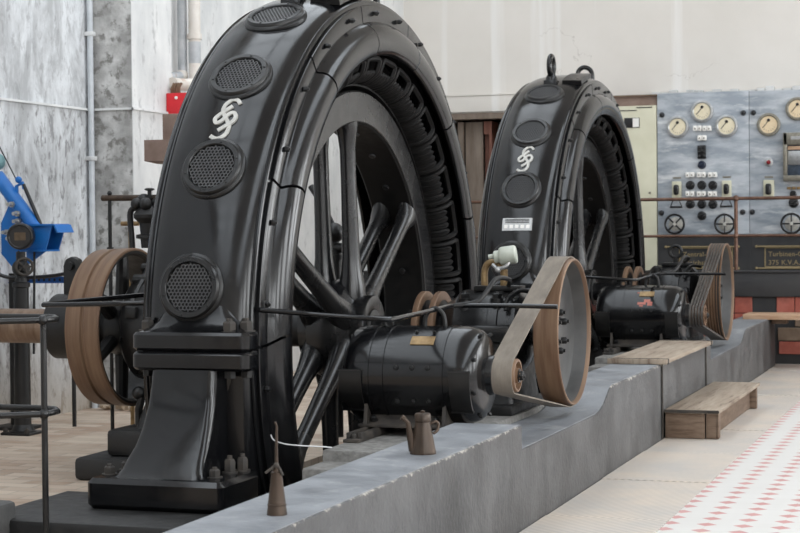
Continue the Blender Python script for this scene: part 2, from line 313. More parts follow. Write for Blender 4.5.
    def build(s, name, m, parent=None, root=None, angle=35):
        """link as ONE mesh object; vertices are given in world space, root = the thing they belong to"""
        o0 = V(root.location) if root is not None else V((0,0,0))
        me = bpy.data.meshes.new(name); me.from_pydata([tuple(V(p)-o0) for p in s.v], [], s.f); me.update()
        bm = bmesh.new(); bm.from_mesh(me); bmesh.ops.recalc_face_normals(bm, faces=bm.faces[:]); bm.to_mesh(me); bm.free()
        for p in me.polygons: p.use_smooth = True
        me.set_sharp_from_angle(angle=rad(angle))
        me.materials.append(m if not isinstance(m, str) else M[m])
        o = bpy.data.objects.new(name, me); COL.objects.link(o)
        if parent is not None: o.parent = parent
        return o
def thing(name, label, cat, loc=(0,0,0), group=None):
    o = bpy.data.objects.new(name, None); COL.objects.link(o); o.location = loc; o.empty_display_size = .1
    return tag(o, label, cat, group)
def tag(o, label, cat, group=None):
    o['label'] = label; o['category'] = cat
    if group: o['group'] = group
    return o
def struct(o, label=None):
    o['kind'] = 'structure'
    if label: o['label'] = label
    return o
def inst(o, parent, loc=None, rot=None, name=None):
    c = o.copy(); COL.objects.link(c); c.parent = parent
    if loc is not None: c.location = loc
    if rot is not None: c.rotation_euler = rot
    return c
def copy_tree(o, off, label, parent=None):
    c = o.copy(); COL.objects.link(c)
    if parent is None: c.location = V(o.location)+V(off); c['label'] = label
    else: c.parent = parent
    for ch in list(o.children): copy_tree(ch, off, label, c)
    return c
def rrect(x0, x1, y0, y1, z, r, n=4):
    out = []
    for cx, cy, a in ((x1-r, y1-r, 0), (x0+r, y1-r, pi/2), (x0+r, y0+r, pi), (x1-r, y0+r, 1.5*pi)):
        for i in range(n+1): t = a+pi/2*i/n; out.append((cx+r*cos(t), cy+r*sin(t), z))
    return out

# ------------------------------------------------------------------ camera
R0, R1, R2 = V((.94710065,.32080771,-.00909759)), V((-.00142844,-.024133,-.99970774)), V((-.32093351,.94683684,-.02239813))
cd = bpy.data.cameras.new('camera'); cam = bpy.data.objects.new('camera', cd); COL.objects.link(cam)
mm = Matrix((R0, -R1, -R2)).transposed().to_4x4(); mm.translation = (0,0,1.25); cam.matrix_world = mm
cd.sensor_width = 36; cd.lens = 1754.8/800*36; cd.clip_start = .05; cd.clip_end = 200
cd.dof.use_dof = True; cd.dof.focus_distance = 7.6; cd.dof.aperture_fstop = 9
scene.camera = cam

# ------------------------------------------------------------------ setting
Y1, ZC, DY = 8.25, .74, 5.077
Y2 = Y1+DY
XW = -6.02
# floors: machine floor left of the curb (with the two generator pits), walkway and tiles on the right
b = MB()
def slab(x0, x1, y0, y1, z=0., t=.12): b.box(x0, x1, y0, y1, z-t, z)
px0, px1 = -3.50, -2.62
slab(-6.3, px0, -12, 17.3); slab(px1, -1.85, -12, 17.3)
for a, c in ((-12, 6.66), (9.86, 6.66+DY), (9.86+DY, 17.3)): slab(px0, px1, a, c)
struct(b.build('floor', 'brick'))
for k, yc in enumerate((Y1, Y2)):
    b = MB(); y0, y1 = yc-1.59, yc+1.61
    b.box(px0-.1, px0, y0, y1, -1.2, -.121); b.box(px1, px1+.1, y0, y1, -1.2, -.121); b.box(px0, px1, y0-.1, y0, -1.2, -.121); b.box(px0, px1, y1, y1+.1, -1.2, -.121); b.box(px0, px1, y0, y1, -1.3, -1.2)
    struct(b.build('generator_pit', 'conc_dark'))
b = MB(); b.box(-1.305, 5.0, -12, 15.9, -.12, 0); struct(b.build('floor_1', 'tile'))
b = MB(); b.box(-1.85, -1.305, -12, 15.9, -.14, -.022); struct(b.build('floor_2', 'conc_dark'))
ys = [2.9, 4.0, 5.12, 6.24, 7.36, 8.49, 9.60, 10.72, 11.84, 12.95, 14.05, 15.17, 15.88]
where = ['nearest the camera and mostly below the frame', 'second nearest, below the frame edge', 'beside the end with the oil jug, running out of the frame', 'whose seam shows beside the squared block end', 'beside the first dip in the curb', 'just before the wooden step box', 'under the near end of the wooden step box', 'under the far end of the step box', 'just beyond the wooden step box', 'beside the second dip in the curb', 'before the plank bench', 'under the plank bench']
for i in range(3, len(ys)-1):
    b = MB(); b.box(-1.838, -1.308, ys[i]+.005, ys[i+1]-.005, -.022, -.001 + .003*(i % 2), .002, 1)
    tag(b.build('floor_plate', 'chequer'), 'ribbed grey steel walkway plate ' + where[i], 'floor plate', 'steel walkway plates along the curb')
# the concrete curb with its two dips for the belt pulleys
poly = [(1.5,-.1),(1.5,.424),(6.98,.431),(6.985,.33),(8.40,.327),(8.50,.338),(8.58,.358),(8.66,.392),(8.73,.425),(8.80,.437),
        (12.05,.431),(12.055,.322),(13.50,.327),(13.60,.338),(13.68,.358),(13.76,.392),(13.84,.42),(13.92,.43),(15.77,.424),(15.77,-.1)]
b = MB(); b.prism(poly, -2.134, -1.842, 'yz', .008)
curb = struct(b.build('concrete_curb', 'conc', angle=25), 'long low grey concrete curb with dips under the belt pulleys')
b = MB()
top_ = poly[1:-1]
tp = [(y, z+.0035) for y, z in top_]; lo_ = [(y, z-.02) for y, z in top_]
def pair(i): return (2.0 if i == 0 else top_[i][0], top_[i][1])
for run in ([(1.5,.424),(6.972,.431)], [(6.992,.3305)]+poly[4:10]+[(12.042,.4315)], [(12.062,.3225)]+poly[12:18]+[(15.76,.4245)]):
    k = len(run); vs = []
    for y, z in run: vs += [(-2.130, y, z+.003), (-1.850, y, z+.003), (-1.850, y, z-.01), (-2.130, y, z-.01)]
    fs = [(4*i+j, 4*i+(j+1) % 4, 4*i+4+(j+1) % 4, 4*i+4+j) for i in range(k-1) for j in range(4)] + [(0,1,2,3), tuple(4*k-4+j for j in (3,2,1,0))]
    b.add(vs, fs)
b.build('lit_curb_top', 'conc_top', curb, angle=30)  # thin cap carrying the painted brightness of the curb's upper side
for dy in (0, DY):
    b = MB(); b.box(-2.56, -2.136, 6.33+dy, 6.60+dy, 0, .315, .012); b.box(-2.56, -2.136, 6.55+dy, 8.95+dy, 0, .36, .012)
    struct(b.build('motor_plinth', 'conc_slab'), 'low grey concrete motor plinth behind the curb')
    b = MB(); b.box(-3.78, -2.2, 5.92+dy, 6.655+dy, 0, .134, .02); struct(b.build('foot_plinth', 'plinth'), 'black plinth under the foot of a generator')
    b = MB(); b.box(-3.62, -2.6, 9.87+dy, 10.4+dy, 0, .134, .02); struct(b.build('foot_plinth', 'plinth'))
b = MB(); b.box(-4.6, -3.612, 4.6, 5.98, 0, .2, .02); struct(b.build('concrete_block', 'conc_dark'), 'dark concrete block corner at the lower left')
# left wall, pilaster, alcove wall
b = MB(); b.box(XW-.25, XW, -12, 11, 0, 6.5); struct(b.build('wall_left', 'plaster_left'))
b = MB(); b.box(XW-.25, -5.69, 11, 11.62, 0, 6.5); o = struct(b.build('wall_pilaster', 'plaster_bare'), 'grey bare plaster pilaster')
b = MB(); b.box(-5.689, -5.684, 11.0, 11.62, 2.1, 6.5); b.box(-5.689, -5.684, 11.0, 11.62, 0, 2.1); struct(b.build('pilaster_side_coat', 'plaster_white'))
b = MB(); b.box(-6.1, -5.8, 11.62, 17.3, 0, 6.5); struct(b.build('wall_alcove', 'plaster_white'))
b = MB(); b.box(XW, XW+.02, -1, 10.985, 2.085, 2.10); b.box(XW, -5.67, 10.98, 11.0, 2.085, 2.10); b.box(-5.684, -5.665, 10.98, 11.62, 2.085, 2.10); struct(b.build('trim_1', 'plaster_white'))
# back wall with the doorway
dx0, dx1, dz = -5.34, -4.66, 2.41
b = MB(); b.box(-6.1, dx0, 17.3, 17.6, 0, 6.5); b.box(dx1, 5.2, 17.3, 17.6, 0, 6.5); b.box(dx0, dx1, 17.3, 17.6, dz, 6.5); struct(b.build('wall_back', 'plaster_back'))
b = MB(); b.box(-5.5, -3.95, 17.26, 17.3, dz+.01, 2.585, .006); b.box(-5.6, -3.9, 17.245, 17.3, 2.585, 2.60, .004); struct(b.build('trim_2', 'plaster_back'))
b = MB()
for i in range(46):
    x = -3.2+i*.085; b.box(x, x+.08, 17.22, 17.3, 2.53, 2.545+.045*random.random(), .004, 1)
struct(b.build('trim_3', 'plaster_white'))
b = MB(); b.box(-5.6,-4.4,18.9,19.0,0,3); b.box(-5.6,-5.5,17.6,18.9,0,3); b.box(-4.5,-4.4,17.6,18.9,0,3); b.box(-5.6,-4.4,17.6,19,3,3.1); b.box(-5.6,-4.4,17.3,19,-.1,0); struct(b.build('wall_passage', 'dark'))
b = MB(); b.box(dx0, dx0+.05, 17.28, 17.5, 0, dz); b.box(dx1-.05, dx1, 17.28, 17.5, 0, dz); b.box(dx0, dx1, 17.28, 17.5, dz-.06, dz); d = struct(b.build('door_1', 'door'))
b = MB(); b.box(-5.26, -5.20, 17.42, 17.46, 0, 2.33); b.box(-5.19, -5.0, 17.46, 17.5, 0, 2.33, .004); b.box(-5.2, -5.0, 17.44, 17.46, 1.1, 1.2); b.build('door_leaf', 'door', d)
b = MB(); b.box(-4.99, -4.95, 17.5, 17.95, 0, 2.33); b.box(-4.92, -4.89, 17.4, 17.9, 0, 2.33, .004); b.box(-4.98, -4.89, 17.42, 17.47, 2.20, 2.33); b.build('inner_frame', 'doorred', d)
# wall on the window side (out of the frame) with tall openings, daylight comes in through them
b = MB(); xr = 5.0; wins = [(-10.6, -8.0), (-6.4, -3.8), (-2.0, .6), (2.2, 4.8), (6.4, 9.0), (10.6, 13.2), (14.2, 16.6)]
yy = -12.
for a, c in wins: b.box(xr, xr+.3, yy, a, 0, 6.5); yy = c; b.box(xr, xr+.3, a, c, 0, 1.0); b.box(xr, xr+.3, a, c, 4.6, 6.5)
b.box(xr, xr+.3, yy, 17.6, 0, 6.5); struct(b.build('wall_right', 'plaster_back'))
for i, (a, c) in enumerate(wins):
    b = MB()
    for k in range(4): y = a+(c-a)*k/3; b.box(xr+.1, xr+.14, y-.03, y+.03, 1, 4.6)
    for z in (1.03, 1.9, 2.8, 3.7, 4.57): b.box(xr+.1, xr+.14, a, c, z-.025, z+.025)
    struct(b.build('window_%d' % (i+1), 'iron'))

b = MB(); b.box(-6.3, 5.3, -12.3, -12, 0, 6.5); struct(b.build('wall_front', 'plaster_back'))
sk = (.6, 3.6, -9., 15.)          # glazed strip in the roof
sl = (-5.5, -2.9)                  # second, narrower strip over the machines
b = MB(); b.box(-6.3, sl[0], -12.3, 17.6, 6.5, 6.7); b.box(sl[1], sk[0], -12.3, 17.6, 6.5, 6.7); b.box(sl[0], sl[1], -12.3, sk[2], 6.5, 6.7); b.box(sl[0], sl[1], sk[3], 17.6, 6.5, 6.7); b.box(sk[1], 5.3, -12.3, 17.6, 6.5, 6.7); b.box(sk[0], sk[1], -12.3, sk[2], 6.5, 6.7); b.box(sk[0], sk[1], sk[3], 17.6, 6.5, 6.7); struct(b.build('ceiling', 'ceiling'))
b = MB()
for k in range(17): y = sk[2]+(sk[3]-sk[2])*k/16; b.box(sk[0], sk[1], y-.03, y+.03, 6.52, 6.6)
for k in range(4): x = sk[0]+(sk[1]-sk[0])*k/3; b.box(x-.03, x+.03, sk[2], sk[3], 6.52, 6.6)
struct(b.build('window_8', 'iron'))
b = MB()
for k in range(17): y = sk[2]+(sk[3]-sk[2])*k/16; b.box(sl[0], sl[1], y-.03, y+.03, 6.52, 6.6)
for k in range(3): x = sl[0]+(sl[1]-sl[0])*k/2; b.box(x-.03, x+.03, sk[2], sk[3], 6.52, 6.6)
struct(b.build('window_9', 'iron'))

# platform at the back with its black and red face
b = MB(); b.box(-5.75, -.2, 15.92, 17.3, 0, .80); struct(b.build('platform', 'conc_dark'))
b = MB(); b.box(-5.75, -.2, 15.86, 15.92, .60, .815, .004); b.box(-5.75, -.2, 15.84, 15.95, .815, .835, .004); struct(b.build('platform_band', 'blackband'), 'black painted band along the platform edge')
xs = [-5.6, -4.9, -4.45, -3.7, -3.3, -2.55, -2.06, -1.86, -1.1]
k = 0
for a, c in ((-5.6,-4.95),(-4.7,-3.95),(-3.7,-3.05),(-2.86,-2.055),(-1.845,-1.2)):
    b = MB(); n = int((c-a)/.15)
    for i in range(n):
        for j in ((3,) if a > -1.9 else range(4)): b.box(a+(c-a)*i/n+.003, a+(c-a)*(i+1)/n-.003, 15.885, 15.92, j*.15+.003, j*.15+.147, .003, 1)
    struct(b.build('tile_panel', 'redtile'), 'red tiled panel on the platform face')
b = MB(); b.box(-5.75, -.2, 15.9, 15.919, 0, .6); struct(b.build('platform_face', 'blackband'))
b = MB()
for i in range(6):
    for j, (z0, z1) in enumerate(((.21,.325),(.335,.445))): b.box(-1.83+i*.3+(.15 if j else 0), -1.54+i*.3+(.15 if j else 0), 15.865, 15.884, z0, z1, .004, 1)
struct(b.build('low_tile_course', 'brick_brown'))
b = MB()
for i in range(5): b.box(-1.82+i*.3, -1.53+i*.3, 15.865, 15.884, .09, .2, .004, 1)
struct(b.build('red_tile_course', 'redtile'))

# ------------------------------------------------------------------ generator
AX = Matrix.Translation(V((0, Y1, ZC)))         # lathe frame along X through the shaft
XC = -3.135
gen = thing('generator', 'nearer and larger looking black ring generator with the bigger pale monogram', 'generator', (XC, Y1, 0), 'black ring generators')
front = [(-2.885,1.40),(-2.885,1.612),(-2.889,1.622),(-2.896,1.626),(-2.902,1.619),(-2.908,1.618),(-2.914,1.624),(-2.925,1.634),(-2.945,1.6445),(-2.97,1.653),(-3.0,1.660),(-3.04,1.666),(-3.08,1.6695),(XC,1.671)]
back = [(2*XC-x, r) for x, r in front[-2::-1]]
b = MB(); b.lathe(front+back, AX, 160, closed=True)
# flared skirts where the barrel runs into the feet
for sgn in (1, -1):
    secs = []
    for x0, x1, yf, z, r in ((-3.368,-2.885,6.492,.826,.05),(-3.355,-2.90,6.52,.834,.06),(-3.335,-2.92,6.548,.848,.06),(-3.315,-2.94,6.571,.868,.06),(-3.30,-2.955,6.586,.90,.06),(-3.27,-2.975,6.602,.95,.06)):
        ring = rrect(x0, x1, yf, 6.95, z, r)
        secs.append([(p[0], p[1] if sgn > 0 else 2*Y1-p[1], p[2]) for p in ring])
    b.loft(secs)
frame_o = b.build('stator_frame', 'paint', gen, gen, angle=28)
# bell shaped cover, 14 segments with wavy joints
bell = [(-2.886,1.600),(-2.870,1.604),(-2.866,1.598),(-2.866,1.522),(-2.859,1.516),(-2.842,1.509),(-2.824,1.490),(-2.811,1.464),(-2.805,1.434),(-2.805,1.408),(-2.811,1.385),(-2.818,1.366),(-2.826,1.358),(-2.838,1.356),(-2.86,1.375),(-2.886,1.41)]
zero = V((0, Y1-Y1, ZC))
wav = [0,0,0,.004,.006,.012,.02,.026,.03,.03,.026,.02,.016,.016,.016,0]
def bell_seg(prof, name, a0, a1, n, fn=None):
    bb = MB(); bb.lathe(prof, AX, n, closed=True, a0=a0, a1=a1, fn=fn); return bb.build(name, 'paint', gen, gen, angle=40)
st = 2*pi/14
seg = bell_seg(bell, 'cover_segment', .0045, st-.0045, 12, lambda j: -wav[j])
def about_axis(o, ang):      # child meshes are stored relative to the root; turn about the shaft
    o.location = V((0,0,ZC)) - Matrix.Rotation(ang, 3, 'X') @ V((0,0,ZC)); o.rotation_euler = (ang, 0, 0)
for k in range(14):
    o = seg if k == 0 else inst(seg, gen)
    about_axis(o, rad(25)+k*st)
b = MB(); b.lathe([(2*XC-x, r) for x, r in bell], AX, 96, closed=True); b.build('rear_cover', 'paint', gen, gen)
b = MB(); b.hexbolt((-2.866, Y1+1.562, ZC), (1,0,0), .0125, .022, False)
bt = b.build('cover_bolt', 'iron', gen, gen)
for k in range(28):
    o = bt if k == 0 else inst(bt, gen)
    about_axis(o, rad(25)+(k+.5)*st/2)
# vents with honeycomb mesh
def vent(ang):
    rr = 1.669; rootm = Matrix.Translation(V((XC, Y1, ZC))) @ Matrix.Rotation(ang, 4, 'X') @ Matrix.Translation(V((0, rr, 0))) @ Matrix.Rotation(pi/2, 4, 'Z')
    return rootm              # local x = outwards, y, z across
def mk_vent():
    m = vent(0)
    b = MB(); b.lathe([(-.03,.146),(.000,.146),(.008,.140),(.010,.134),(.020,.131),(.025,.126),(.025,.108),(.020,.104),(.004,.104),(-.03,.104)], m, 48)
    for k in range(6): t = k*pi/3+.3; b.lathe([(.024,.006),(.028,.005),(.029,.0)], m @ Matrix.Translation(V((0,.117*cos(t),.117*sin(t)))), 8)
    v = b.build('vent_cover', 'paint_dull', gen, gen)
    b = MB(); p = .0165; R = .106; s = p/sqrt(3); w = .0021
    done = set()
    for i in range(-9, 10):
        for j in range(-9, 10):
            cx, cy = p*(i+.5*(j % 2)), p*sqrt(3)/2*j
            if hypot(cx, cy) > R+p: continue
            for k in range(3):
                t0, t1 = pi/6+k*pi/3, pi/6+(k+1)*pi/3
                a = (cx+s*cos(t0), cy+s*sin(t0)); c = (cx+s*cos(t1), cy+s*sin(t1))
                if hypot(*a) > R or hypot(*c) > R: continue
                dx, dy = c[0]-a[0], c[1]-a[1]; L = hypot(dx, dy); nx, ny = -dy/L*w, dx/L*w
                vs = [(h, q[0]+sg*nx, q[1]+sg*ny) for h in (.0135,.0175) for q in (a, c) for sg in (-1, 1)]
                b.add(vs, [(4,5,7,6),(0,2,3,1),(0,4,6,2),(1,3,7,5)], m)
    g = b.build('mesh_grille', 'grille', v, gen)
    b = MB(); b.lathe([(.003,.105),(.0031,.0)], m, 32); d = b.build('dark_backing', 'void', v, gen)
    return v
v0 = mk_vent()
for k, a in enumerate((170.8, 152.7, 135.4, 118.0)):
    if k == 0: v = v0
    else:
        v = inst(v0, gen)
        for ch in list(v0.children): inst(ch, v)
    about_axis(v, rad(a)); v.location.x = -.018 if k == 0 else .012
# pale double-S monogram between two vents
def on_barrel(u, w, ang, h):   # u along X (right), w along the arc upwards
    a = ang - w/1.67; r = 1.668+h - (u*u)*.25
    return (-3.122+u, Y1+r*cos(a), ZC+r*sin(a))
def strip(b, pts, ang, wd, h0, h1, sm=6):
    P = [V((p[0], p[1], 0)) for p in pts]; Q = []
    for i in range(len(P)-1):
        g = lambda q: P[max(0, min(len(P)-1, q))]
        a, bb, d, e = g(i-1), g(i), g(i+1), g(i+2)
        for k in range(sm): t = k/sm; Q.append(.5*((2*bb)+(d-a)*t+(2*a-5*bb+4*d-e)*t*t+(3*bb-a-3*d+e)*t**3))
    Q.append(P[-1]); vs = []; fs = []
    for i, q in enumerate(Q):
        t = (Q[min(i+1, len(Q)-1)]-Q[max(i-1, 0)]).normalized(); n = V((-t.y, t.x, 0))*wd
        for sg, h in ((1,h0),(1,h1),(-1,h1),(-1,h0)): p = q+n*sg; vs.append(on_barrel(p.x, p.y, ang, h))
    for i in range(len(Q)-1):
        for k in range(4): fs.append((i*4+k, i*4+(k+1) % 4, i*4+4+(k+1) % 4, i*4+4+k))
    fs += [(0,1,2,3), tuple(len(vs)-4+k for k in (3,2,1,0))]; b.add(vs, fs)
s1 = [(385,168),(345,135),(285,130),(230,165),(212,215),(232,255),(265,292),(305,332),(335,370),(330,425),(290,465),(225,480),(150,455)]
s2 = [(310,190),(240,235),(180,275),(152,305),(175,340),(225,330),(265,295),(300,262),(350,255),(382,290),(360,335),(290,375),(220,410)]
cv = lambda L: [((x-265)/8.88/275, -(y-295)/8.88/186) for x, y in L]
b = MB(); strip(b, cv(s1), rad(143.9), .0088, -.004, .009); strip(b, cv(s2), rad(143.9), .0088, -.004, .0102)
o = b.build('monogram', 'nickel', gen, gen); o['label'] = 'pale grey metal double S monogram'
# lifting gear on top
top = ZC+1.67
pa = rad(109.5); py, pz = Y1+1.66*cos(pa), ZC+1.66*sin(pa)
b = MB(); b.box(-3.175, -3.075, py-.05, py+.05, pz-.05, pz+.03, .008); b.lathe([(0,.045),(.03,.042),(.05,.03),(.07,.026)], frame((-3.125, py, pz+.02), (0,0,1)), 20)
b.tube([(-3.125, py+.062*cos(t), pz+.135+.072*sin(t)) for t in [2*pi*k/24 for k in range(24)]], .021, 12, True, up=(1,0,0))
b.build('lifting_eye', 'paint', gen, gen)
b = MB(); b.tube([(-3.10, Y1+.20, top-.05),(-3.10,Y1+.20,top+.01),(-3.09,Y1+.205,top+.055),(-3.055,Y1+.21,top+.08),(-3.015,Y1+.22,top+.07),(-2.99,Y1+.225,top+.03),(-2.985,Y1+.225,top-.08)], .018, 12, smooth=5)
b.build('lifting_handle', 'paint', gen, gen)
b = MB(); b.lathe([(-3.045,1.66),(-3.045,1.684),(-2.90,1.676),(-2.90,1.64)], AX, 12, closed=True, a0=rad(97), a1=rad(109)); b.build('top_plate', 'paint_dull', gen, gen)
# feet
for sgn in (1, -1):
    Fy = (lambda y: y) if sgn > 0 else (lambda y: 2*Y1-y)
    def fl(b, x0, x1, y0, y1, z0, z1, r=.045, bv=.012):
        rr = [rrect(x0+bv, x1-bv, y0+bv, y1, z0, r-bv), rrect(x0, x1, y0, y1, z0+bv, r), rrect(x0, x1, y0, y1, z1-bv, r), rrect(x0+bv, x1-bv, y0+bv, y1, z1, r-bv)]
        b.loft([[(p[0], Fy(p[1]), p[2]) for p in q] for q in rr])
    b = MB(); fl(b, -3.375, -2.85, 6.48, 6.63, .752, .828, .04); o = b.build('stator_foot', 'paint', gen, gen)
    b = MB(); fl(b, -3.375, -2.85, 6.478, 6.63, .672, .748, .04); fl(b, -3.45, -2.85, 6.222, 6.61, .134, .258, .035, .02); fl(b, -3.3, -2.9, 6.6, 6.93, .134, .75, .03)
    secs = []
    for z, x0, x1, yf in ((.25,-3.37,-2.965,6.26),(.265,-3.35,-2.975,6.285),(.285,-3.34,-2.985,6.31),(.32,-3.335,-2.99,6.345),(.37,-3.318,-2.992,6.385),(.44,-3.305,-2.993,6.425),(.53,-3.295,-2.993,6.46),(.60,-3.29,-2.993,6.475),(.675,-3.287,-2.993,6.485)):
        secs.append([(p[0], Fy(p[1]), p[2]) for p in rrect(x0, x1, yf, 6.92, z, .035)])
    b.loft(secs); ped = b.build('foot_pedestal', 'paint', gen, gen)
    for x, y in ((-3.35,6.595),(-2.955,6.545),(-2.905,6.60)):
        b = MB(); b.hexbolt((x, Fy(y), .826), (0,0,1), .028, .046); b.build('flange_bolt', 'dusty', o, gen)
        b = MB(); b.cyl((x, Fy(y), .64), (x, Fy(y), .673), .024, 6); b.build('flange_nut', 'iron', o, gen)
    for x, y in ((-3.405,6.35),(-3.40,6.49),(-3.36,6.575),(-2.95,6.375),(-2.94,6.50),(-2.915,6.57)):
        hgt = .035 if y < 6.5 else .06
        b = MB(); b.hexbolt((x, Fy(y), .256), (0,0,1), .024, hgt); b.build('base_bolt', 'dusty', ped, gen)
# stator core and coils
b = MB(); b.lathe([(-3.0,1.215),(-3.0,1.402),(2*XC+3.0,1.402),(2*XC+3.0,1.215)], AX, 96, closed=True); b.build('stator_core', 'coil', gen, gen)
def cp(s_, th):
    x = -3.005+.115*min(1, s_*1.25)**.9; r = 1.235+.11*s_*s_
    return (x, Y1+r*cos(th), ZC+r*sin(th))
def coil_mb():
    b = MB(); W = rad(4.15)
    pts = [cp(s_, -W) for s_ in (0,.25,.5,.7)] + [cp(.92,-W*.98), cp(1.0,-W*.78), cp(1.0,0), cp(1.0,W*.78), cp(.92,W*.98)] + [cp(s_, W) for s_ in (.7,.5,.25,0)]
    b.tube(pts, .0155, 6, smooth=2)
    for q in (-2.55, -.85, .85, 2.55):
        t0 = rad(q); w = rad(.36)
        b.tube([cp(0,t0-w), cp(.3,t0-w), cp(.55,t0-w), cp(.64,t0), cp(.55,t0+w), cp(.3,t0+w), cp(0,t0+w)], .0125, 6, smooth=2)
    return b
co = coil_mb().build('stator_coil', 'coil', gen, gen)
for k in range(36):
    o = co if k == 0 else inst(co, gen)
    about_axis(o, rad(10*k+5))
# rotor
b = MB(); b.lathe([(-2.942,.0),(-2.942,.10),(-2.936,.105),(-2.930,.155),(-2.934,.168),(-2.942,.172),(-3.01,.172),(-3.02,.185),(-3.05,.235),(-3.10,.25),(-3.16,.25),(-3.21,.235),(-3.23,.18),(-3.28,.17),(-3.28,.0)], AX, 48)
b.lathe([(-2.95,.07),(-2.03,.07)], AX, 24); b.lathe([(-2.745,.10),(-2.54,.10)], AX, 24)
rot = b.build('rotor_hub', 'iron_grey', gen, gen)
b = MB(); b.lathe([(-2.998,1.04),(-2.998,1.185),(-3.004,1.192),(-3.236,1.192),(-3.242,1.185),(-3.242,1.04),(-3.23,1.028),(-3.01,1.028)], AX, 120, closed=True); b.build('rotor_rim', 'coil', rot, gen)
b = MB(); b.lathe([(-2.997,1.036),(-2.994,1.040),(-2.994,1.184),(-2.997,1.188),(-3.002,1.188),(-3.002,1.036)], AX, 120, closed=True); b.build('rim_face', 'iron_grey', rot, gen)
b = MB(); b.lathe([(-2.938,.0),(-2.938,.098),(-2.932,.10),(-2.930,.0)], AX, 36); b.build('hub_cap', 'rim_in', rot, gen)
def spoke_mb(xm, dx):
    b = MB(); rs = [.14,.22,.28,.36,.5,.75,.90,.96,1.0,1.025,1.06]; wy = [.085,.080,.066,.055,.050,.046,.047,.055,.070,.090,.12]
    secs = []
    for r, w in zip(rs, wy): secs.append([(xm+(min(w,.062) if r > .8 else w)*dx*cos(t), Y1+w*sin(t), ZC+r) for t in [2*pi*k/14 for k in range(14)]])
    return b.loft(secs)
for xm in (-3.045, -3.19):
    sp = spoke_mb(xm, .82).build('spoke', 'iron_grey', rot, gen)
    for k in range(6):
        o = sp if k == 0 else inst(sp, rot)
        about_axis(o, rad(34+60*k)-pi/2)
b = MB(); b.lathe([(0,.02),(.012,.016),(.013,0)], frame((-3.12, Y1+1.03, ZC), (0,-1,0)), 8); rb0 = b.build('rim_bolt', 'iron', rot, gen)
for k in range(24):
    o = rb0 if k == 0 else inst(rb0, rot)
    about_axis(o, 2*pi*k/24)
# slip rings
for x in (-2.667, -2.585):
    b = MB(); b.lathe([(x-.015,.15),(x-.015,.190),(x-.012,.193),(x+.012,.193),(x+.015,.190),(x+.015,.15)], AX, 40, closed=True)
    sr = b.build('slip_ring', 'rim', rot, gen); sr['label'] = 'brown slip ring'
    b = MB(); b.lathe([(x-.012,.07),(x-.012,.155),(x+.012,.155),(x+.012,.07)], AX, 32, closed=True)
    for k in range(6): t = k*pi/3; b.cyl((x-.015, Y1+.12*cos(t), ZC+.12*sin(t)), (x+.018, Y1+.12*cos(t), ZC+.12*sin(t)), .02, 10)
    b.build('ring_web', 'iron', sr, gen)
gen2 = copy_tree(gen, (0,DY,0), 'farther and smaller looking black ring generator carrying a silver data plate')
b = MB(); A = rad(161.8); q = lambda u, w, h: V(on_barrel(u, w, A, h))+V((0,DY,0))
vs = [q(u, w, h) for h in (-.004,.010) for u, w in ((-.105,-.045),(.105,-.045),(.105,.045),(-.105,.045))]
b.add(vs, [(4,5,6,7),(0,1,5,4),(1,2,6,5),(2,3,7,6),(3,0,4,7)])
np_ = b.build('data_plate', 'plate', gen2, gen2)
b = MB()
for k in range(5): u = -.078+.039*k; b.add([q(u+a, w, .0115) for a, w in ((-.013,-.03),(.013,-.03),(.013,-.005),(-.013,-.005))], [(0,1,2,3)])
b.build('stamped_field', 'ivory', np_, gen2)
b = MB()
for w in (.012,.024,.034): b.add([q(a, w+e, .0113) for a, e in ((-.085,-.003),(.085,-.003),(.085,.002),(-.085,.002))], [(0,1,2,3)])
b.add([q(a, e-.062, .004) for a, e in ((-.02,-.003),(.02,-.003),(.02,.003),(-.02,.003))], [(0,1,2,3)])
b.build('stamped_line', 'iron', np_, gen2)

# ------------------------------------------------------------------ bearing pedestals
brg = thing('bearing_pedestal', 'black bearing pedestal with small enamel lubricator beside the nearer slip rings', 'bearing', (-2.33, Y1, .36), 'outer shaft bearings')
b = MB(); b.box(-2.55, -2.14, 7.93, 8.57, .36, .41, .01); b.loft([rrect(-2.52,-2.15,7.99,8.51,.405,.03), rrect(-2.50,-2.16,8.02,8.48,.5,.03), rrect(-2.49,-2.16,8.04,8.46,.74,.03)]); pb = b.build('pedestal_body', 'iron', brg, brg)
b = MB(); b.lathe([(-2.555,.09),(-2.55,.135),(-2.54,.14),(-2.49,.17),(-2.475,.19),(-2.46,.20),(-2.30,.20),(-2.295,.206),(-2.25,.206),(-2.245,.20),(-2.165,.195),(-2.14,.16),(-2.125,.12),(-2.12,.09)], AX, 48)
b.box(-2.47,-2.17,Y1-.26,Y1+.26,.70,.78,.012); cap = b.build('bearing_cap', 'iron_grey', brg, brg)
for x in (-2.42, -2.26):
    b = MB(); b.cyl((x, Y1-.14, .84), (x, Y1-.14, .90), .032, 14, bev=.004); b.hexbolt((x, Y1-.14, .90), (0,0,1), .024, .03); b.build('cap_bolt', 'iron', cap, brg)
b = MB(); b.box(-2.40,-2.17,Y1-.06,Y1+.06,.935,.962,.005); b.build('top_plate', 'iron', brg, brg)
b = MB(); b.tube([(-2.20, Y1-.20, .85),(-2.20, Y1-.17,.90),(-2.16,Y1-.1,.94),(-2.1,Y1-.05,.93)], .012, 8, smooth=4); b.build('oil_pipe', 'iron', brg, brg)
brg2 = copy_tree(brg, (0,DY,0), 'black bearing pedestal with an eye bolt beside the farther slip rings')
b = MB(); b.tube([(-2.36,Y1,.95),(-2.36,Y1,1.03),(-2.34,Y1,1.07),(-2.30,Y1,1.07),(-2.28,Y1,1.045)], .017, 10, smooth=4); b.build('lubricator_pipe', 'brass', brg, brg)
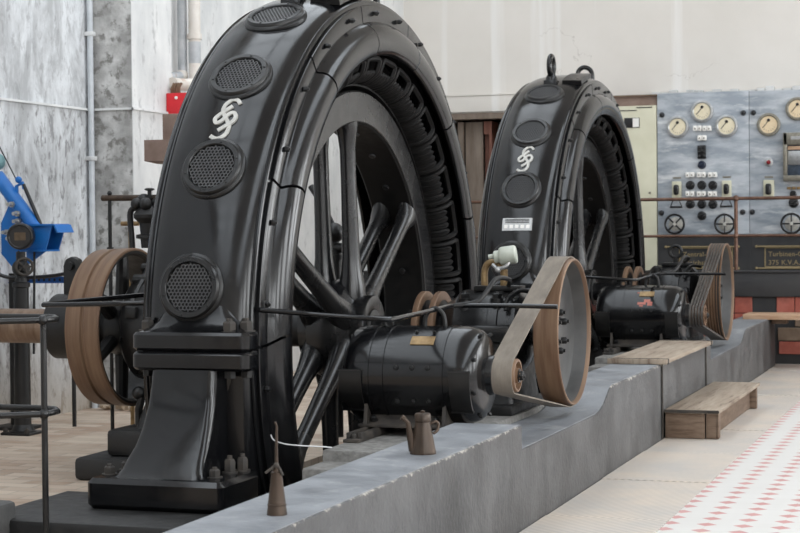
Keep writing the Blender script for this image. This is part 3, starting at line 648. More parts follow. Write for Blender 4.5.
b = MB(); b.cyl((-2.262,Y1,.955),(-2.262,Y1,1.04),.019,12,bev=.003); b.build('lubricator_cup', 'brass', brg, brg)
lm = frame((-2.305,Y1-.03,1.10),(1,.15,.13))
b = MB(); b.lathe([(0,.018),(.004,.030),(.028,.031),(.030,.040),(.040,.045),(.105,.045),(.112,.040),(.114,.0)], lm, 28); b.cyl(lm @ V((-.025,0,.005)), lm @ V((.0,0,.005)), .012, 10)
o = b.build('lubricator_body', 'green_grey', brg, brg); o['label'] = 'pale green enamel lubricator cylinder'
b = MB(); b.tube([(-2.31,Y1-.03,1.065),(-2.28,Y1-.045,1.045),(-2.235,Y1-.045,1.06),(-2.215,Y1-.03,1.10)], .009, 8, smooth=4); b.sphere((-2.28,Y1-.045,1.04),.016,10); b.build('lubricator_bracket', 'plate', brg, brg)
b = MB(); y = Y2; b.tube([(-2.30+.045*cos(t), y, 1.045+.045*sin(t)) for t in [2*pi*k/20 for k in range(20)]], .013, 10, True); b.cyl((-2.30,y,.955),(-2.30,y,1.005),.02,10); b.build('eye_bolt', 'iron', brg2, brg2)

# ------------------------------------------------------------------ pulleys and belts
def pulley(yc, r, grooves, label, group):
    AXp = Matrix.Translation(V((0, yc, ZC)))
    p = thing('belt_pulley', label, 'pulley', (-2.0, yc, ZC), group)
    xa, xb = -2.03, -1.91
    if grooves:
        out = [(xa, r)]
        for k in range(5): c = xa+.018+.0205*k; out += [(c-.009, r), (c-.005, r-.014), (c+.005, r-.014), (c+.009, r)]
        out += [(xb, r)]
    else: out = [(xa, r-.004), (xa+.004, r), (xa+.04, r+.003), (xa+.08, r+.003), (xb-.004, r), (xb, r-.004)]
    b = MB(); b.lathe(out+[(xb, r-.009), (xb-.01, r-.014), (xa+.01, r-.03), (xa, r-.026)], AXp, 96, closed=True); rim = b.build('pulley_rim', 'rim', p, p)
    b = MB(); b.lathe([(-2.028,.0),(-2.028,r-.022),(-1.918,r-.0105),(-1.93,r-.016),(-1.96,r-.022),(-1.99,r-.032),(-2.005,r-.06),(-2.01,.16),(-2.006,.10),(-2.0,.06),(-1.99,.055),(-1.99,.0)], AXp, 96); web = b.build('pulley_web', 'rim_in', p, p)
    for k in range(6):
        t = 2*pi*k/6+.5; b = MB(); b.hexbolt((-2.008, yc+.092*cos(t), ZC+.092*sin(t)), (1,0,0), .018, .04); b.build('hub_bolt', 'iron', p, p)
    return p
def belt_path(yc, rb, ym, zm, rm, n=40):
    # external tangents between (ym,zm,rm) and (yc,ZC,rb): outline polygon in YZ
    d = hypot(yc-ym, ZC-zm); base = atan2(ZC-zm, yc-ym); a = math.acos((rm-rb)/d)
    pts = []
    for k in range(n+1): t = base-a+2*a*k/n*1.0; pts.append((yc+rb*cos(t), ZC+rb*sin(t)))          # far side of the big pulley
    for k in range(n//2+1): t = base+a+(2*pi-2*a)*k/(n//2); pts.append((ym+rm*cos(t), zm+rm*sin(t)))
    return pts
def belt_mb(yc, rb, ym, zm, rm, x0, x1, th):
    b = MB(); P = belt_path(yc, rb, ym, zm, rm); Q = belt_path(yc, rb+th, ym, zm, rm+th); k = len(P); vs = []; fs = []
    for (a, c), (e, f) in zip(P, Q): vs += [(x0, a, c), (x1, a, c), (x1, e, f), (x0, e, f)]
    for i in range(k):
        j = (i+1) % k
        for q in range(4): fs.append((i*4+q, i*4+(q+1) % 4, j*4+(q+1) % 4, j*4+q))
    return b.add(vs, fs)
YM, ZM, RM = 7.22, .614, .072
pulley(Y1, .352, False, 'big brown rimmed flat belt pulley on the nearer shaft end', 'large belt pulleys')
pulley(Y2, .366, True, 'big grooved dark brown pulley with five thin belts on the farther shaft end', 'large belt pulleys')
tag(belt_mb(Y1, .357, YM, ZM, RM+.002, -2.025, -1.93, .006).build('drive_belt', 'belt', angle=50), 'wide flat grey brown canvas belt on the nearer motor', 'belt')
for k in range(5):
    c = -2.03+.018+.0205*k
    pos = ['leftmost, next to the motor', 'second from left', 'middle one', 'fourth from left', 'rightmost, next to pulley rim'][k]
    tag(belt_mb(Y2, .352, YM+DY, ZM, RM-.004, c-.0065, c+.0065, .013).build('drive_belt', 'rubber', angle=50), 'thin rubber belt of five on the farther motor, ' + pos, 'belt', 'thin rubber belts of the farther motor')

# ------------------------------------------------------------------ exciter motors
def motor(dy, label, flat):
    y0 = YM+dy; AM = Matrix.Translation(V((0, y0, ZM)))
    m = thing('electric_motor', label, 'motor', (-2.37, y0, .36), 'belt driven motors')
    b = MB(); b.lathe([(-2.53,.0),(-2.53,.205),(-2.525,.209),(-2.20,.209),(-2.195,.205),(-2.195,.0)], AM, 64)
    for x in (-2.53, -2.465, -2.20): b.lathe([(x-.006,.207),(x-.005,.2135),(x+.005,.2135),(x+.006,.207)], AM, 64, closed=True)
    body = b.build('motor_body', 'paint', m, m)
    b = MB(); b.lathe([(-2.195,.0),(-2.195,.209),(-2.15,.2085),(-2.11,.204),(-2.085,.194),(-2.065,.176),(-2.055,.155),(-2.05,.10),(-2.045,.086),(-2.02,.083),(-2.015,.076),(-2.012,.05),(-1.99,.045),(-1.985,.0)], AM, 64); e1 = b.build('end_bell', 'paint', m, m)
    b = MB(); b.lathe([(-2.53,.0),(-2.53,.209),(-2.585,.208),(-2.625,.202),(-2.65,.186),(-2.663,.155),(-2.667,.08),(-2.68,.07),(-2.68,.0)], AM, 64); e2 = b.build('end_bell', 'paint', m, m)
    for k in range(8):
        t = 2*pi*k/8+.35; b = MB(); b.hexbolt((-2.072, y0+.178*cos(t), ZM+.178*sin(t)), (.7,.7*cos(t),.7*sin(t)), .009, .016); b.build('end_bolt', 'iron', e1, m)
    # perforated lower end covers
    for x0, x1, par in ((-2.655,-2.555,e2),(-2.165,-2.075,e1)):
        b = MB(); P = [((ZM+.2145*sin(t))) for t in (0,)]
        a0, a1 = rad(172), rad(222)
        b.lathe([(x0,.205),(x0,.2165),(x1,.2165),(x1,.205)], AM, 10, closed=True, a0=a0, a1=a1)
        for t in (a0, a1): b.lathe([(x0-.004,.21),(x0-.004,.222),(x1+.004,.222),(x1+.004,.21)], AM, 1, closed=True, a0=t-.012, a1=t+.012)
        cv_ = b.build('end_cover', 'paint_dull', par, m)
    for x, a, r in [(x, a, .010) for x in (-2.40, -2.33, -2.26) for a in (168, 208)] + [(-2.34, 118, .007), (-2.26, 118, .007)]:
        b = MB(); b.hexbolt((x, y0+.208*cos(rad(a)), ZM+.208*sin(rad(a))), (0,cos(rad(a)),sin(rad(a))), r, r*1.4); b.build('body_bolt', 'iron', m, m)
    b = MB(); mtx = Matrix.Translation(V((-2.30, y0, ZM))) @ Matrix.Rotation(rad(133), 4, 'X')
    b.box(-.052, .052, .207, .213, -.024, .024, .001, 1, mtx); o = b.build('name_plate', 'brass', m, m); o['label'] = 'small brass name plate'
    b = MB(); b.tube([(-2.335,y0,ZM+.19),(-2.335,y0,ZM+.225),(-2.325,y0,ZM+.262),(-2.29,y0,ZM+.285),(-2.255,y0,ZM+.262),(-2.245,y0,ZM+.225),(-2.245,y0,ZM+.19)], .010, 8, smooth=4); b.build('lifting_eye', 'iron', m, m)
    b = MB(); b.tube([(-2.49+.018*cos(t), y0-.03, ZM+.222+.018*sin(t)) for t in [2*pi*k/14 for k in range(14)]], .006, 8, True); b.build('bracket_ring', 'iron', m, m)
    b = MB(); b.box(-2.58,-2.14,y0-.19,y0+.19,.398,.412,.003)
    b.prism([(y0-.19,.412),(y0-.05,.412),(y0-.05,ZM-.17),(y0-.17,ZM-.10)], -2.555,-2.54,'yz'); b.prism([(y0-.19,.412),(y0-.05,.412),(y0-.05,ZM-.17),(y0-.17,ZM-.10)], -2.205,-2.19,'yz')
    b.loft([rrect(-2.57,-2.215,y0-.17,y0+.17,.411,.01), rrect(-2.56,-2.225,y0-.12,y0+.12,.45,.01), rrect(-2.55,-2.235,y0-.09,y0+.09,.47,.01)])
    ft = b.build('motor_foot', 'dusty', m, m)
    for x in (-2.52, -2.24):
        b = MB(); b.hexbolt((x, y0-.15, .425), (0,-.35,.9), .014, .02); b.build('foot_bolt', 'iron', ft, m)
        b = MB(); b.box(x-.035,x-.015,y0-.40,y0+.3,.36,.398,.003); b.box(x+.015,x+.035,y0-.40,y0+.3,.36,.398,.003); b.box(x-.035,x+.035,y0-.44,y0-.395,.36,.375,.003); b.hexbolt((x,y0-.40,.374),(0,0,1),.012,.018)
        b.build('slide_rail', 'dusty', m, m)
    b = MB()
    if flat: b.lathe([(-2.03,.0),(-2.03,RM),(-1.925,RM),(-1.920,RM-.003),(-1.920,RM-.012),(-1.94,RM-.014),(-1.94,.034),(-1.918,.032),(-1.915,.02),(-1.90,.018),(-1.90,.0)], AM, 40)
    else:
        pr = [(-2.03,.0),(-2.03,RM)]
        for k in range(5): c = -2.03+.018+.0205*k; pr += [(c-.009,RM),(c-.0055,RM-.012),(c+.0055,RM-.012),(c+.009,RM)]
        b.lathe(pr+[(-1.915,RM),(-1.915,RM-.014),(-1.93,RM-.016),(-1.93,.034),(-1.905,.03),(-1.905,.0)], AM, 40)
    o = b.build('motor_pulley', 'rim', m, m); o['label'] = 'small brown pulley'
    b = MB(); b.hexbolt((-1.915, y0, ZM), (1,0,0), .022, .02); b.build('shaft_nut', 'iron', o, m)
    return m
motor(0, 'nearer black cylindrical motor with brass plate driving the wide flat belt', True)
m2 = motor(DY, 'farther black cylindrical motor with red paint flakes driving five thin belts', False)
b = MB(); AM2 = Matrix.Translation(V((0, YM+DY, ZM)))
for x0, x1, a0, a1 in ((-2.315,-2.27,146,152),(-2.29,-2.255,151,159),(-2.36,-2.30,152,157),(-2.345,-2.32,158,161),(-2.37,-2.35,128,131)):
    b.lathe([(x0,.2095),(x1,.2095)], AM2, 3, a0=rad(a0), a1=rad(a1))
o = b.build('paint_flake', 'flake', m2, m2); o['label'] = 'salmon red patch of bared primer'

# ------------------------------------------------------------------ guard rails
def guard(dy, label):
    g = thing('guard_rail', label, 'guard rail', (-2.6, 6.62+dy, .9), 'guard rails before the belts')
    b = MB(); b.tube([(-2.868,6.70+dy,.917),(-2.868,6.64+dy,.917),(-2.84,6.62+dy,.915),(-2.60,6.62+dy,.899),(-2.34,6.62+dy,.882),(-2.295,6.64+dy,.880),(-2.288,6.70+dy,.881),(-2.29,7.1+dy,.889),(-2.295,7.44+dy,.897),(-2.285,7.495+dy,.898),(-2.24,7.5+dy,.898),(-2.0,7.5+dy,.898),(-1.815,7.5+dy,.895)], .0105, 10)
    b.build('rail', 'paint', g, g)
    b = MB(); b.tube([(-2.29,7.48+dy,.897),(-2.20,7.52+dy,.910),(-2.165,7.56+dy,.945),(-2.15,7.66+dy,1.0),(-2.14,7.74+dy,1.015),(-2.14,7.9+dy,1.0),(-2.22,8.18+dy,.966)], .011, 10, smooth=4)
    b.build('stay', 'iron', g, g)
    b = MB(); b.box(-2.885,-2.855,6.675+dy,6.705+dy,.90,.95,.004); b.hexbolt((-2.858,6.69+dy,.94),(1,0,0),.01,.014); b.build('bracket', 'iron', g, g)
    return g
guard(0, 'black bent guard rod running in front of the nearer motor and flat belt')
guard(DY, 'black bent guard rod running in front of the farther motor and thin belts')
b = MB(); b.tube([(-3.40,7.06,.93),(-3.55,6.9,.928),(-3.98,6.9,.918),(-4.03,6.94,.918),(-4.01,7.0,.922),(-3.62,7.5,.955),(-3.42,7.62,.955)], .011, 10, smooth=3)
tag(b.build('guard_rail', 'paint'), 'black U shaped guard rod left of the nearer generator before the brown wheel', 'guard rail')

# ------------------------------------------------------------------ things on the curb
oc = thing('oil_can', 'tall conical brass oil can with long upright spout on the curb', 'oil can', (-1.946, 4.625, .427))
m = Matrix.Translation(V((-1.946, 4.625, .427))) @ Matrix.Rotation(-pi/2, 4, 'Y')
b = MB(); b.lathe([(0,.0),(0,.029),(.004,.0295),(.01,.029),(.03,.0265),(.031,.0275),(.035,.0275),(.036,.026),(.118,.0155),(.121,.0165),(.126,.0165),(.128,.012),(.14,.010),(.142,.008)], m, 32); b.build('can_body', 'oilbrass', oc, oc)
b = MB(); b.tube([(-1.946,4.625,.565),(-1.946,4.625,.60),(-1.945,4.625,.66),(-1.944,4.625,.685),(-1.948,4.622,.697)], [.0055,.0045,.004,.0034,.003], 8); b.build('spout', 'oilbrass', oc, oc)
b = MB(); b.tube([(-1.925,4.62,.545),(-1.94,4.615,.575),(-1.955,4.61,.565),(-1.972,4.605,.552)], .004, 6, smooth=3); b.sphere((-1.94,4.61,.575), .008); b.build('pump_lever', 'dusty', oc, oc)
oj = thing('oil_jug', 'brown lidded tin oil jug with side spout on the curb before the motor', 'jug', (-1.954, 6.004, .429))
m = Matrix.Translation(V((-1.954, 6.004, .429))) @ Matrix.Rotation(-pi/2, 4, 'Y')
b = MB(); b.lathe([(0,.0),(0,.047),(.004,.048),(.012,.047),(.118,.0275),(.12,.029),(.124,.029),(.125,.027)], m, 32); b.build('jug_body', 'oilbrass', oj, oj)
b = MB(); b.lathe([(.125,.030),(.145,.0295),(.150,.026),(.153,.0)], m, 28); b.lathe([(.15,.007),(.158,.008),(.162,.0)], m, 12); b.build('lid', 'oilbrass', oj, oj)
b = MB(); b.tube([(-1.985,5.985,.445),(-1.994,5.98,.50),(-2.000,5.975,.545),(-2.012,5.965,.562)], [.016,.013,.009,.008], 10); b.tube([(-2.012,5.965,.562),(-2.02,5.96,.568)], .010, 10); b.build('spout', 'oilbrass', oj, oj)
b = MB(); b.tube([(-1.93,6.02,.54),(-1.912,6.03,.547),(-1.905,6.035,.535),(-1.908,6.03,.515),(-1.92,6.02,.505)], .006, 8, smooth=4); b.build('handle', 'oilbrass', oj, oj)
b = MB(); b.tube([(-2.80,6.60,.406),(-2.745,6.50,.399),(-2.68,6.46,.39),(-2.60,6.46,.385),(-2.55,6.53,.375),(-2.535,6.60,.363)], .0028, 6, smooth=5); tag(b.build('cable', 'wire'), 'thin white cable from the nearer generator to the motor plinth', 'cable')

# wooden board on the curb, step box, bench
bd = thing('board', 'worn wooden board strapped over the curb between the two belt pulleys', 'board', (-1.97, 11, .437))
b = MB(); b.box(-2.15,-1.80,10.12,11.86,.442,.468,.004); b.build('plank', 'wood', bd, bd)
b = MB(); b.box(-2.15,-1.80,10.105,10.119,.440,.470,.002); b.build('end_strip', 'wood', bd, bd)
for y in (10.16, 11.80):
    b = MB(); b.box(-1.838,-1.832,y-.012,y+.012,.0,.442); b.box(-1.838,-1.797,y-.012,y+.012,.438,.444); b.box(-1.80,-1.797,y-.012,y+.012,.442,.470); b.box(-2.15,-1.797,y-.006,y+.006,.468,.4705); o = b.build('metal_strap', 'dusty', bd, bd)
sb = thing('step_box', 'low wooden step box on the walkway plates against the curb', 'step', (-1.68, 11.1, 0))
b = MB(); b.box(-1.832,-1.515,10.20,12.09,.148,.17,.004); tp = b.build('top_board', 'wood', sb, sb)
b = MB(); b.box(-1.832,-1.515,10.195,10.199,.152,.17); b.box(-1.6,-1.512,10.19,10.2,.158,.166); b.build('edge_strip', 'dusty', tp, sb)
b = MB(); b.box(-1.830,-1.60,10.215,10.24,.002,.148,.003); b.build('end_board', 'woodside', sb, sb)
b = MB(); b.box(-1.593,-1.525,10.225,10.25,.002,.148,.003); b.box(-1.535,-1.52,10.225,10.30,.002,.148,.003); b.build('corner_post', 'woodside', sb, sb)
b = MB(); b.box(-1.60,-1.525,11.98,12.03,.002,.148,.003); b.box(-1.83,-1.6,12.0,12.03,.002,.148,.003); b.build('far_leg', 'woodside', sb, sb)
b = MB(); b.box(-1.59,-1.57,10.25,11.98,.004,.148,.003); b.build('side_board', 'woodside', sb, sb)
bn = thing('plank_bench', 'pale plank bench resting on the far end of the curb at right', 'bench', (-1.5, 15.45, .424))
b = MB(); b.box(-2.06,-.7,15.28,15.66,.426,.472,.004); b.build('plank', 'woodnew', bn, bn)
b = MB(); b.box(-1.83,-1.70,15.4,15.55,.385,.426,.003); b.build('cleat', 'woodside', bn, bn)
b = MB(); b.box(-.8,-.74,15.3,15.64,0,.426,.003); b.build('leg', 'woodside', bn, bn)

# ------------------------------------------------------------------ switchboard at the back
YB = 16.80
def facing(x, z, y=YB): return frame((x, y, z), (0,-1,0))       # local x towards the room
def txt(s_, x, z, size, m, name, parent, root, y):
    cu = bpy.data.curves.new('letters', 'FONT'); cu.body = s_; cu.size = size; cu.extrude = .002; cu.offset = size*.012; cu.space_character = 1.08
    o = bpy.data.objects.new('letters', cu); COL.objects.link(o); bpy.context.view_layer.update()
    me = bpy.data.meshes.new_from_object(o.evaluated_get(bpy.context.evaluated_depsgraph_get())); bpy.data.objects.remove(o)
    t = Matrix.Translation(V((x, y, z))) @ Matrix.Rotation(pi/2, 4, 'X'); me.transform(t); me.transform(Matrix.Translation(-V(root.location)))
    me.materials.clear(); me.materials.append(M[m]); o = bpy.data.objects.new(name, me); COL.objects.link(o); o.parent = parent; return o
def gauge(p, x, z, r, bez, dial):
    f = facing(x, z); b = MB(); b.lathe([(0,r*.98),(.03,r),(.042,r*.97),(.045,r*.88),(.045,r*.80),(.038,r*.74),(.030,r*.74)], f, 36, cap=False); g = b.build('gauge', bez, p, p)
    b = MB(); b.lathe([(0,r*.76),(.032,r*.76),(.0325,.0)], f, 32); b.build('dial', dial, g, p)
    b = MB(); b.lathe([(.033,r*.14),(.040,r*.13),(.041,0)], Matrix.Translation(V((0,0,r*.38))) @ f, 12)
    pv = V((x, YB-.035, z+r*.36)); tip = V((x-r*.5, YB-.035, z-r*.28)); b.tube([pv, tip], .0035, 4); 
    for k in range(7): t = rad(205+130*k/6); q = V((x+r*.58*cos(t), YB-.0335, z+r*.58*sin(t))); q2 = V((x+r*.48*cos(t), YB-.0335, z+r*.48*sin(t))); b.tube([q, q2], .002, 4)
    b.build('needle', 'black', g, p)
def knob(p, x, z, r=.043, m='black'):
    b = MB(); f = facing(x, z); b.lathe([(0,r*1.05),(.012,r*1.05),(.015,r*.9),(.04,r*.85),(.05,r*.6),(.053,0)], f, 20); b.tube([(x-r*.8,YB-.055,z-r*.35),(x+r*.8,YB-.055,z+r*.35)], .009, 6); b.build('rotary_knob', m, p, p)
def fuse(p, x, z, w=.085, h=.05):
    b = MB()
    for s_ in (-.25, .25): b.box(x+s_*w*1.0-w*.23, x+s_*w-(-w*.23), YB-.055, YB, z-h/2, z+h/2, .006)
    b.box(x-w*.5, x+w*.5, YB-.02, YB, z-h*.4, z+h*.4, .003); o = b.build('fuse_holder', 'ivory', p, p)
    b = MB()
    for s_ in (-.25, .25): b.cyl((x+s_*w, YB-.057, z-.004), (x+s_*w, YB-.05, z-.004), .008, 8)
    b.build('fuse_screw', 'bezel2', o, p)
def bolt(p, x, z, r=.026):
    b = MB(); b.lathe([(0,r),(.012,r),(.03,r*.6),(.034,0)], facing(x, z), 12); b.build('panel_bolt', 'black', p, p)
def wheel(p, x, z, r=.09):
    b = MB(); y = YB-.075; b.tube([(x+r*cos(t), y, z+r*sin(t)) for t in [2*pi*k/28 for k in range(28)]], .011, 8, True)
    for k in range(4): t = pi/4*(1 if x < -2.6 else 0)+k*pi/2; b.tube([(x,y,z),(x+r*cos(t),y,z+r*sin(t))], .008, 6)
    h = b.build('handwheel', 'black', p, p)
    b = MB(); b.lathe([(0,r*.74),(.012,r*.74),(.016,r*.66),(.018,.02),(.09,.016),(.092,0)], facing(x, z), 28); b.build('wheel_disc', 'dial_metal', h, p)
def switch(p, x, z, w=.09, h=.16, knife=True):
    b = MB(); b.box(x-w/2,x+w/2,YB-.03,YB,z-h/2,z+h/2,.006); o = b.build('switch_plate', 'cream', p, p)
    b = MB(); b.box(x-w*.28,x+w*.28,YB-.075,YB-.02,z-h*.32,z+h*.30,.02,3)
    if knife: b.cyl((x,YB-.09,z+.0),(x,YB-.05,z-.0),.02,12)
    b.build('switch_lever', 'black', o, p)
    b = MB(); b.box(x-.04,x+.04,YB-.006,YB,z+.105,z+.12); b.build('tag_strip', 'bezel2', o, p)
    if knife:
        b = MB(); zz = z-.135; b.tube([(x-.055,YB-.05,zz-.03),(x-.035,YB-.06,zz+.02),(x-.02,YB-.03,zz+.045),(x+.02,YB-.03,zz+.045),(x+.035,YB-.06,zz+.02),(x+.055,YB-.05,zz-.03)], .006, 6); b.box(x-.06,x+.06,YB-.06,YB-.04,zz-.042,zz-.022,.003); b.build('pull_handle', 'black', o, p)
P1 = thing('switchboard', 'blue grey marble switchboard panel with three gauges and rows of white fuses', 'switchboard', (-2.63, YB, .8), 'marble switchboard panels')
b = MB(); b.box(-3.07,-2.198,YB,YB+.05,1.155,2.51,.004); b.build('marble_slab', 'marble', P1, P1)
for x, z in ((-2.87,2.185),(-2.635,2.326),(-2.404,2.182)): gauge(P1, x, z, .107, 'bezel', 'dial')
for x, z in ((-2.679,2.166),(-2.589,2.163),(-2.637,2.074),(-2.753,1.725),(-2.644,1.723),(-2.539,1.721),(-2.754,1.544),(-2.645,1.542),(-2.54,1.540)): fuse(P1, x, z)
for x, z in ((-2.754,1.625),(-2.645,1.624),(-2.54,1.622),(-2.755,1.444),(-2.645,1.442),(-2.54,1.441),(-2.645,1.333)): knob(P1, x, z, .041)
knob(P1, -2.643, 1.817, .038, 'blueblack')
b = MB(); b.box(-2.682,-2.602,YB-.03,YB,1.875,2.005,.006)
for i in range(2):
    for j in range(3): b.sphere((-2.664+.044*i, YB-.032, 1.90+.042*j), .017, 8)
b.build('terminal_block', 'black', P1, P1)
for x in (-2.883,-2.408): switch(P1, x, 1.585)
wheel(P1, -2.895, 1.256); wheel(P1, -2.421, 1.252)
for x, z in ((-3.034,1.364),(-2.26,1.364),(-2.25,2.301),(-3.024,2.304)): bolt(P1, x, z)
P2 = thing('switchboard', 'blue grey marble switchboard panel with a framed instrument and a red lamp', 'switchboard', (-1.7, YB, .8), 'marble switchboard panels')
b = MB(); b.box(-2.194,-1.1,YB,YB+.05,1.155,2.505,.004); b.build('marble_slab', 'marble', P2, P2)
for x, z in ((-2.011,2.183),(-1.745,2.324),(-1.48,2.183)): gauge(P2, x, z, .110, 'bezel2', 'dial2')
for x, z in ((-2.17,1.363),(-2.156,2.30)): bolt(P2, x, z)
b = MB(); b.lathe([(0,.04),(.008,.04),(.012,.03)], facing(-2.016,1.83), 18); o = b.build('lamp_ring', 'bezel', P2, P2)
b = MB(); b.lathe([(.0,.022),(.02,.02),(.03,.012),(.033,0)], facing(-2.016,1.83), 14); q = b.build('lamp_lens', 'lamp_red', o, P2)
switch(P2, -2.014, 1.578, .10, .17, False)
b = MB(); b.box(-1.872,-1.50,YB-.10,YB,1.648,1.70,.006); b.box(-1.872,-1.835,YB-.10,YB,1.70,2.10,.004); b.box(-1.537,-1.50,YB-.10,YB,1.70,2.10,.004); b.box(-1.872,-1.50,YB-.10,YB,1.985,2.10,.006); ib = b.build('instrument_case', 'bezel2', P2, P2)
b = MB(); b.box(-1.80,-1.70,YB-.104,YB-.10,2.035,2.065); b.build('maker_plate', 'bezel', ib, P2)
b = MB(); b.box(-1.835,-1.537,YB-.05,YB,1.70,1.985); b.build('instrument_window', 'mesh_glass', ib, P2)
b = MB(); b.box(-1.83,-1.54,YB-.075,YB-.05,1.94,1.975,.003); b.build('scale_strip', 'woodnew', ib, P2)
b = MB(); b.box(-1.83,-1.54,YB-.065,YB-.05,1.80,1.93,.003); b.build('chart_drum', 'bezel', ib, P2)
for k in range(3):
    b = MB(); b.box(-1.845+.045*k,-1.81+.045*k,YB-.03,YB,1.57,1.595,.003); b.build('small_terminal', 'brass', P2, P2)
knob(P2, -1.79, 1.528, .03); knob(P2, -1.785, 1.445, .045); wheel(P2, -1.80, 1.25, .092)
# black base with gold lettering
BP = thing('lettered_plinth', 'black base under the marble panels with gold framed lettering', 'switchboard base', (-2.1, YB, .8))
b = MB(); b.box(-3.07,-1.1,YB+.0,YB+.05,.80,1.152); b.box(-3.07,-1.1,YB-.012,YB+.05,1.138,1.153,.003); b.box(-2.21,-2.185,YB-.006,YB,.80,1.14); b.build('base_panel', 'blackband', BP, BP)
for x0, x1, t1, t2 in ((-2.86,-2.36,'Zentral-Er','Gleichstrom'),(-2.052,-1.50,'Turbinen-Gen','375 K.V.A. 30')):
    b = MB()
    for z in (.845, 1.025): b.box(x0,x1,YB-.008,YB,z-.006,z+.006)
    for x in (x0, x1): b.box(x-.006,x+.006,YB-.008,YB,.845,1.025)
    o = b.build('letter_frame', 'gold', BP, BP)
    txt(t1, x0+.03, .945, .062, 'gold', 'lettering', o, BP, YB-.004)
    txt(t2, x0+.03, .865, .062, 'gold', 'lettering', o, BP, YB-.004)
for x0, x1 in ((-2.99,-2.30),(-2.13,-1.2)):
    for z in (1.037, .832):
        b = MB(); b.cyl((x0,YB-.03,z),(x1,YB-.03,z),.008,8); b.sphere((x0,YB-.03,z),.014,8); b.sphere((x1,YB-.03,z),.014,8)
        for x in (x0+.02, x1-.02): b.cyl((x,YB,z),(x,YB-.03,z),.006,6)
        b.build('brass_rod', 'gold', BP, BP)
# cream cabinet left of the board
cb = thing('cabinet', 'tall cream metal cabinet left of the marble panels', 'cabinet', (-3.45, 17.0, .8))
b = MB(); b.box(-3.95,-3.078,YB,17.25,.80,2.40,.006); b.build('cabinet_body', 'cream', cb, cb)
b = MB(); b.box(-3.95,-3.078,YB+.05,17.25,2.40,2.49); b.build('top_gap', 'duct', cb, cb); b = MB(); b.box(-3.95,-3.078,YB-.0,17.25,2.49,2.505); b.build('top_lath', 'woodside', cb, cb)
b = MB(); b.box(-3.39,-3.24,YB-.012,YB,2.19,2.285,.003); o = b.build('display', 'black', cb, cb); b = MB(); b.box(-3.305,-3.245,YB-.016,YB-.003,2.195,2.28); b.build('display_card', 'ivory', o, cb)
b = MB(); b.box(-3.50,-3.27,YB-.006,YB,2.352,2.36); b.box(-3.27,-3.12,YB-.006,YB,2.378,2.387); b.build('door_groove', 'iron', cb, cb)
b = MB(); b.lathe([(0,.012),(.01,.01),(.012,0)], facing(-3.145,1.56), 10); b.build('lock', 'bezel2', cb, cb)
# rail on the platform edge
rl = thing('platform_railing', 'brown pipe railing along the platform before the switchboard', 'railing', (-3, 16.0, .82))
for z, r in ((1.482,.0155),(1.145,.0125)):
    b = MB(); b.cyl((-5.7,16.0,z),(-.3,16.0,z),r,12); b.build('rail', 'rail', rl, rl)
for x in (-5.2,-3.72,-2.213,-.7):
    b = MB(); b.cyl((x,16.0,.80),(x,16.0,1.50),.017,12); b.sphere((x,16.0,1.482),.03,12); b.sphere((x,16.0,1.145),.027,12); b.lathe([(0,.04),(.012,.038),(.016,.02)], frame((x,16.0,.82),(0,0,1)), 14); b.build('post', 'rail', rl, rl)

# ------------------------------------------------------------------ turbine side (left)
ts = thing('turbine_shaft', 'long brown shaft with black coupling left of the nearer generator', 'shaft', (-4.6, Y1, ZC))
b = MB(); b.lathe([(-5.95,.092),(-4.70,.092)], AX, 28); b.build('brown_shaft', 'shaft', ts, ts)
b = MB(); b.lathe([(-4.725,.0),(-4.725,.160),(-4.715,.172),(-4.46,.172),(-4.45,.16),(-4.45,.0)], AX, 40); b.build('coupling_drum', 'iron', ts, ts)
b = MB(); b.lathe([(-4.46,.09),(-3.26,.09)], AX, 24); b.build('inner_shaft', 'iron', ts, ts)
fw = thing('flywheel', 'large brown double rimmed wheel on the shaft left of the nearer generator', 'wheel', (-4.3, Y1, ZC))
b = MB(); b.lathe([(-4.455,.395),(-4.45,.408),(-4.368,.410),(-4.36,.400),(-4.348,.400),(-4.34,.412),(-4.265,.414),(-4.26,.408),(-4.26,.400),(-4.455,.394)], AX, 96, closed=True); b.build('wheel_rim', 'rim', fw, fw)
b = MB(); b.lathe([(-4.263,.400),(-4.263,.388),(-4.28,.375),(-4.43,.375),(-4.453,.388),(-4.453,.396)], AX, 72, closed=True); b.build('rim_lining', 'iron', fw, fw)
b = MB(); b.lathe([(-4.38,.0),(-4.38,.14),(-4.36,.15),(-4.28,.15),(-4.27,.14),(-4.26,.135),(-4.26,.0)], AX, 36); hb = b.build('wheel_hub', 'iron', fw, fw)
for k in range(6):
    t = rad(28+60*k); b = MB(); b.tube([(-4.34,Y1+.12*cos(t),ZC+.12*sin(t)),(-4.34,Y1+.39*cos(t),ZC+.39*sin(t))], [.04,.03], 10); b.build('spoke', 'iron', fw, fw)
ib2 = thing('inner_bearing', 'black bearing housing on stepped base between brown wheel and nearer generator', 'bearing', (-3.9, Y1, 0))
b = MB(); b.lathe([(-4.255,.0),(-4.255,.14),(-4.245,.17),(-4.235,.24),(-4.21,.27),(-4.12,.285),(-3.72,.285),(-3.66,.21),(-3.6,.16),(-3.58,.11),(-3.58,.0)], AX, 44); b.build('bearing_housing', 'paint_dull', ib2, ib2)
